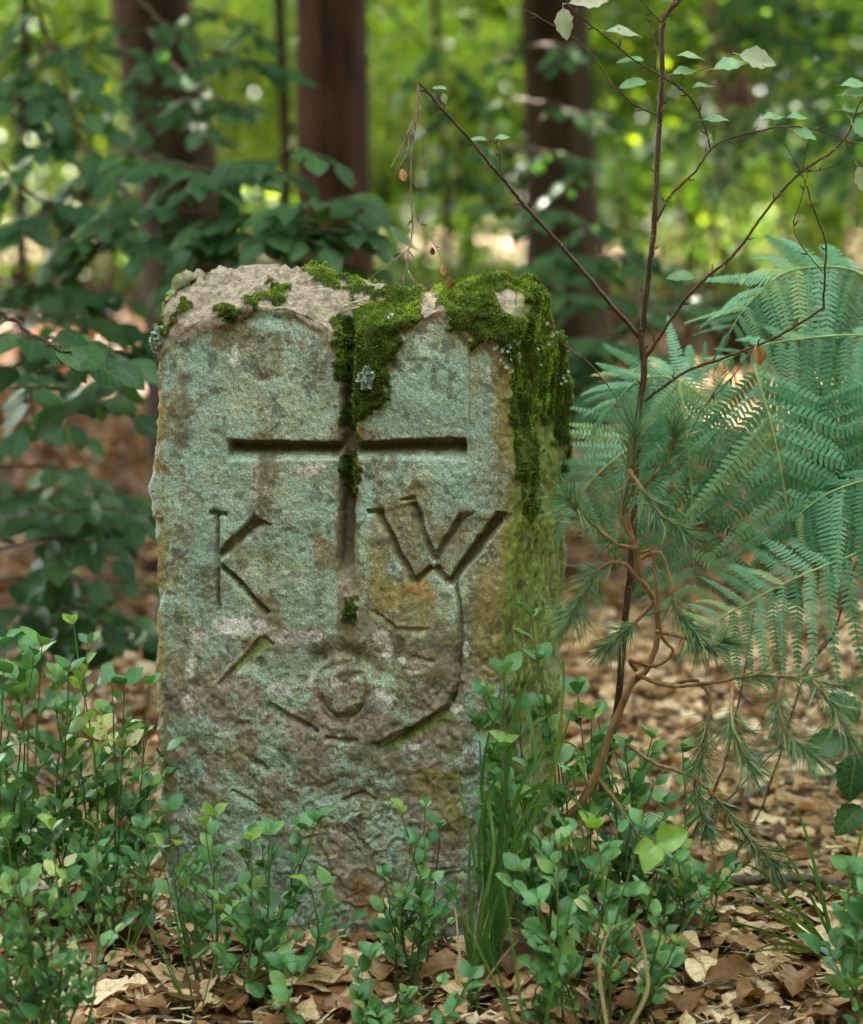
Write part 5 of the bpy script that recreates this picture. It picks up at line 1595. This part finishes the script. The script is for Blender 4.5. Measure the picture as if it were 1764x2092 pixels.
def blades(label, base, paths, mat=None, name='grass_tuft', cat='grass'):
    B0 = at(*base); B0[2] = float(gz(B0[0], B0[1]))
    root = thing(name, label, cat, B0)
    for w, *pts in paths:
        P = [B0 + (rng.random(3) - .5) * np.array([.02, .02, 0])] + [at(*q) for q in pts]
        b = Batch()
        blade(b, P, w, rng.random())
        b.build('blade', mat or M_GRASS, root)

def tuft(label, base, ends, w=.0022, mat=None, name='grass_tuft', cat='grass', jitter=.02, arch=.25):
    B0 = at(*base); B0[2] = float(gz(B0[0], B0[1]))
    root = thing(name, label, cat, B0)
    for e in ends:
        E = at(*e)
        b = Batch()
        p0 = B0 + np.array([(rng.random() - .5) * jitter, (rng.random() - .5) * jitter, 0])
        L = np.linalg.norm(E - p0)
        mid = p0 * .5 + E * .5 + np.array([0, 0, arch * L])
        blade(b, [p0, mid * .6 + p0 * .4, mid * .55 + E * .45 + np.array([0, 0, arch * L * .25]), E], w * (.7 + .6 * rng.random()), rng.random())
        b.build('blade', mat or M_GRASS, root)
blades('grass tuft with long arching blades at the right corner of the stone', (1000, 1840, 2.34), [
    (.0036, (1030, 1640, 2.33), (1050, 1480, 2.32), (1068, 1412, 2.31), (1085, 1480, 2.29), (1095, 1560, 2.27), (1080, 1640, 2.26)),
    (.0032, (1090, 1680, 2.32), (1135, 1560, 2.31), (1152, 1400, 2.31), (1148, 1330, 2.32)),
    (.0026, (1040, 1700, 2.33), (1080, 1580, 2.3), (1130, 1520, 2.28), (1180, 1530, 2.26), (1200, 1600, 2.25)),
    (.0024, (990, 1700, 2.34), (985, 1600, 2.35), (1000, 1500, 2.35), (1030, 1440, 2.35)),
    (.0022, (1010, 1700, 2.33), (1035, 1580, 2.34), (1048, 1500, 2.35)), (.0020, (1050, 1720, 2.31), (1110, 1640, 2.28), (1160, 1700, 2.25), (1190, 1790, 2.23)),
    (.0028, (1040, 1690, 2.3), (1100, 1610, 2.27), (1170, 1630, 2.25), (1235, 1720, 2.23)), (.0018, (960, 1700, 2.35), (940, 1620, 2.36), (935, 1560, 2.37)),
    (.0020, (1060, 1700, 2.33), (1120, 1600, 2.34), (1160, 1480, 2.35), (1175, 1440, 2.35)), (.0018, (1000, 1740, 2.33), (1020, 1640, 2.35), (1015, 1560, 2.36)), (.0022, (980, 1720, 2.32), (1010, 1600, 2.31), (1060, 1560, 2.3), (1090, 1620, 2.29))])
blades('upright grass blades in front of the stone corner, yellow at the foot', (960, 1990, 2.27), [
    (.0030, (962, 1880, 2.28), (958, 1790, 2.29), (963, 1700, 2.30)), (.0026, (990, 1850, 2.27), (1010, 1740, 2.28), (1000, 1640, 2.29), (1010, 1620, 2.29)),
    (.0030, (1005, 1880, 2.26), (1040, 1760, 2.26), (1075, 1700, 2.25), (1110, 1720, 2.24)), (.0022, (985, 1880, 2.27), (1020, 1800, 2.27), (1050, 1760, 2.27)), (.0022, (950, 1900, 2.27), (930, 1830, 2.27), (900, 1800, 2.27))])
tuft('grass tuft of long dark blades at the right edge', (1720, 1850, 2.42), [(1400, 1900, 2.34), (1440, 1800, 2.36), (1500, 1760, 2.36), (1560, 1700, 2.4), (1830, 1600, 2.4), (1620, 1640, 2.42), (1850, 1640, 2.4), (1480, 1990, 2.26), (1800, 1580, 2.42), (1580, 1830, 2.36), (1650, 1760, 2.4), (1540, 1870, 2.34), (1840, 1760, 2.4), (1600, 1920, 2.3), (1470, 1850, 2.35), (1520, 1960, 2.28)], .0024, arch=.12)
tuft('two thin grass blades crossing the lower middle foreground', (1100, 2100, 2.1), [(900, 1800, 2.12), (960, 1830, 2.12), (1020, 1760, 2.12), (1180, 1800, 2.1)], .0016, arch=.05)
tuft('fine grass blades low before the left foot of the stone', (400, 2000, 2.25), [(250, 1800, 2.24), (330, 1760, 2.25), (480, 1850, 2.22), (560, 1890, 2.2), (300, 1880, 2.22), (200, 1880, 2.2), (620, 1960, 2.18)], .0010, arch=.08)
tuft('fine grass blades between bilberries left of the stone', (240, 1850, 2.4), [(150, 1700, 2.4), (300, 1740, 2.38), (380, 1700, 2.36), (100, 1780, 2.38), (340, 1820, 2.36)], .0009, arch=.1)
tuft('dry straw stalks leaning on the litter before the stone foot', (720, 1960, 2.36), [(900, 1850, 2.38), (960, 1800, 2.4), (930, 1880, 2.34), (640, 1900, 2.34), (1010, 1830, 2.36)], .0009, M_STRAW, 'dry_stalks', 'dry grass', arch=.02)
blades('bent pale dry stalks at the foot of the front bilberry clump', (1250, 2080, 2.16), [(.0022, (1228, 2010, 2.14), (1230, 1950, 2.13), (1248, 1900, 2.12), (1285, 1880, 2.12)), (.0022, (1318, 2040, 2.14), (1320, 1970, 2.13), (1308, 1905, 2.12), (1292, 1885, 2.12))], M_STRAW, 'dry_stalks', 'dry grass')
tuft('dry yellow stalks below the stone corner grass', (955, 1985, 2.27), [(930, 1850, 2.3), (1000, 1860, 2.28), (985, 1820, 2.3), (1060, 1920, 2.24)], .0012, M_STRAW, 'dry_stalks', 'dry grass', arch=.05)

# ------------------------------------------------------------------ fallen wood, needles on the stone
def stick(label, pts, r0, r1, mat=None, name='fallen_branch', cat='branch'):
    P = np.array([at(*q) for q in pts])
    P[:, 2] = np.maximum(gz(P[:, 0], P[:, 1]) + .03 + r0, P[:, 2] * 0 + gz(P[:, 0], P[:, 1]) + .03 + r0)
    b = Batch(); b.tube(wiggle(spline(P, 7), .002), [r0, r1], 8, jit=.25)
    b.build(name, mat or M_DEADWOOD, None, tuple(P[0]), label=label, category=cat)
stick('fallen grey branch lying on the leaves at the lower right', [(1435, 1775, 2.56), (1500, 1755, 2.6), (1590, 1745, 2.62), (1680, 1740, 2.63), (1780, 1738, 2.62)], .0075, .0055)
stick('thin curved fallen branch behind the grass at the right', [(1480, 1690, 3.0), (1560, 1660, 3.1), (1640, 1655, 3.15), (1760, 1640, 3.2)], .006, .004)
stick('thin fallen stick further back on the right', [(1530, 1630, 3.3), (1600, 1640, 3.35), (1680, 1660, 3.3)], .004, .003)
stick('grey fallen stick behind the left bilberries', [(-20, 1650, 2.9), (60, 1665, 2.88), (150, 1690, 2.85), (250, 1710, 2.8)], .005, .004)
stick('dark fallen twig crossing the litter at the lower right', [(1640, 1860, 2.5), (1700, 1880, 2.45), (1780, 1900, 2.4)], .003, .002)
for k, (u, v, du, dv) in enumerate(((700, 632, 60, -18), (705, 640, 70, -12), (712, 624, 50, 2), (730, 628, 45, 10))):
    b = Batch(); b.tube(np.array([at(u, v - 6, 2.50), at(u + du / 2, v + dv / 2 - 8, 2.53), at(u + du, v + dv - 2, 2.56)]), [.0011, .0009], 5)
    b.build('pine_needle', M_STRAW, None, tuple(at(u, v, 2.5)), label='dry straw coloured needle lying in the notch on top of the stone', category='needle', group='dry needles in the notch on the stone')
# bramble leaf at the right edge
r_ = thing('bramble_shoot', 'bramble shoot with broad toothed leaves at the right edge', 'bramble', at(1790, 1800, 2.45))
bl = tmesh('leaf', leaf_t(1, .72, 11, 5, .15, .25, .4, .8, wav=.02, ser=.09, stalk=.1, seed=8), M_BEECH)
for u, v, xd, ln in ((1740, 1510, (-1, 0, -.2), .055), (1750, 1530, (-.15, -.2, -1), .062), (1790, 1560, (.2, -.3, -1), .06), (1790, 1500, (.6, 0, .3), .06), (1765, 1640, (-.6, -.2, -.6), .05), (1760, 1480, (-.6, .2, .6), .05)):
    l = link('leaf', bl, r_); l.matrix_local = Matrix(frame(at(u, v, 2.45) - np.array(r_.location), xd, (-.2, -1, .7), ln).tolist())
b = Batch(); b.tube(spline([at(1790, 1800, 2.45), at(1770, 1640, 2.45), at(1760, 1500, 2.45)], 6), [.002, .001], 6); b.build('stem', M_STEMG, r_)
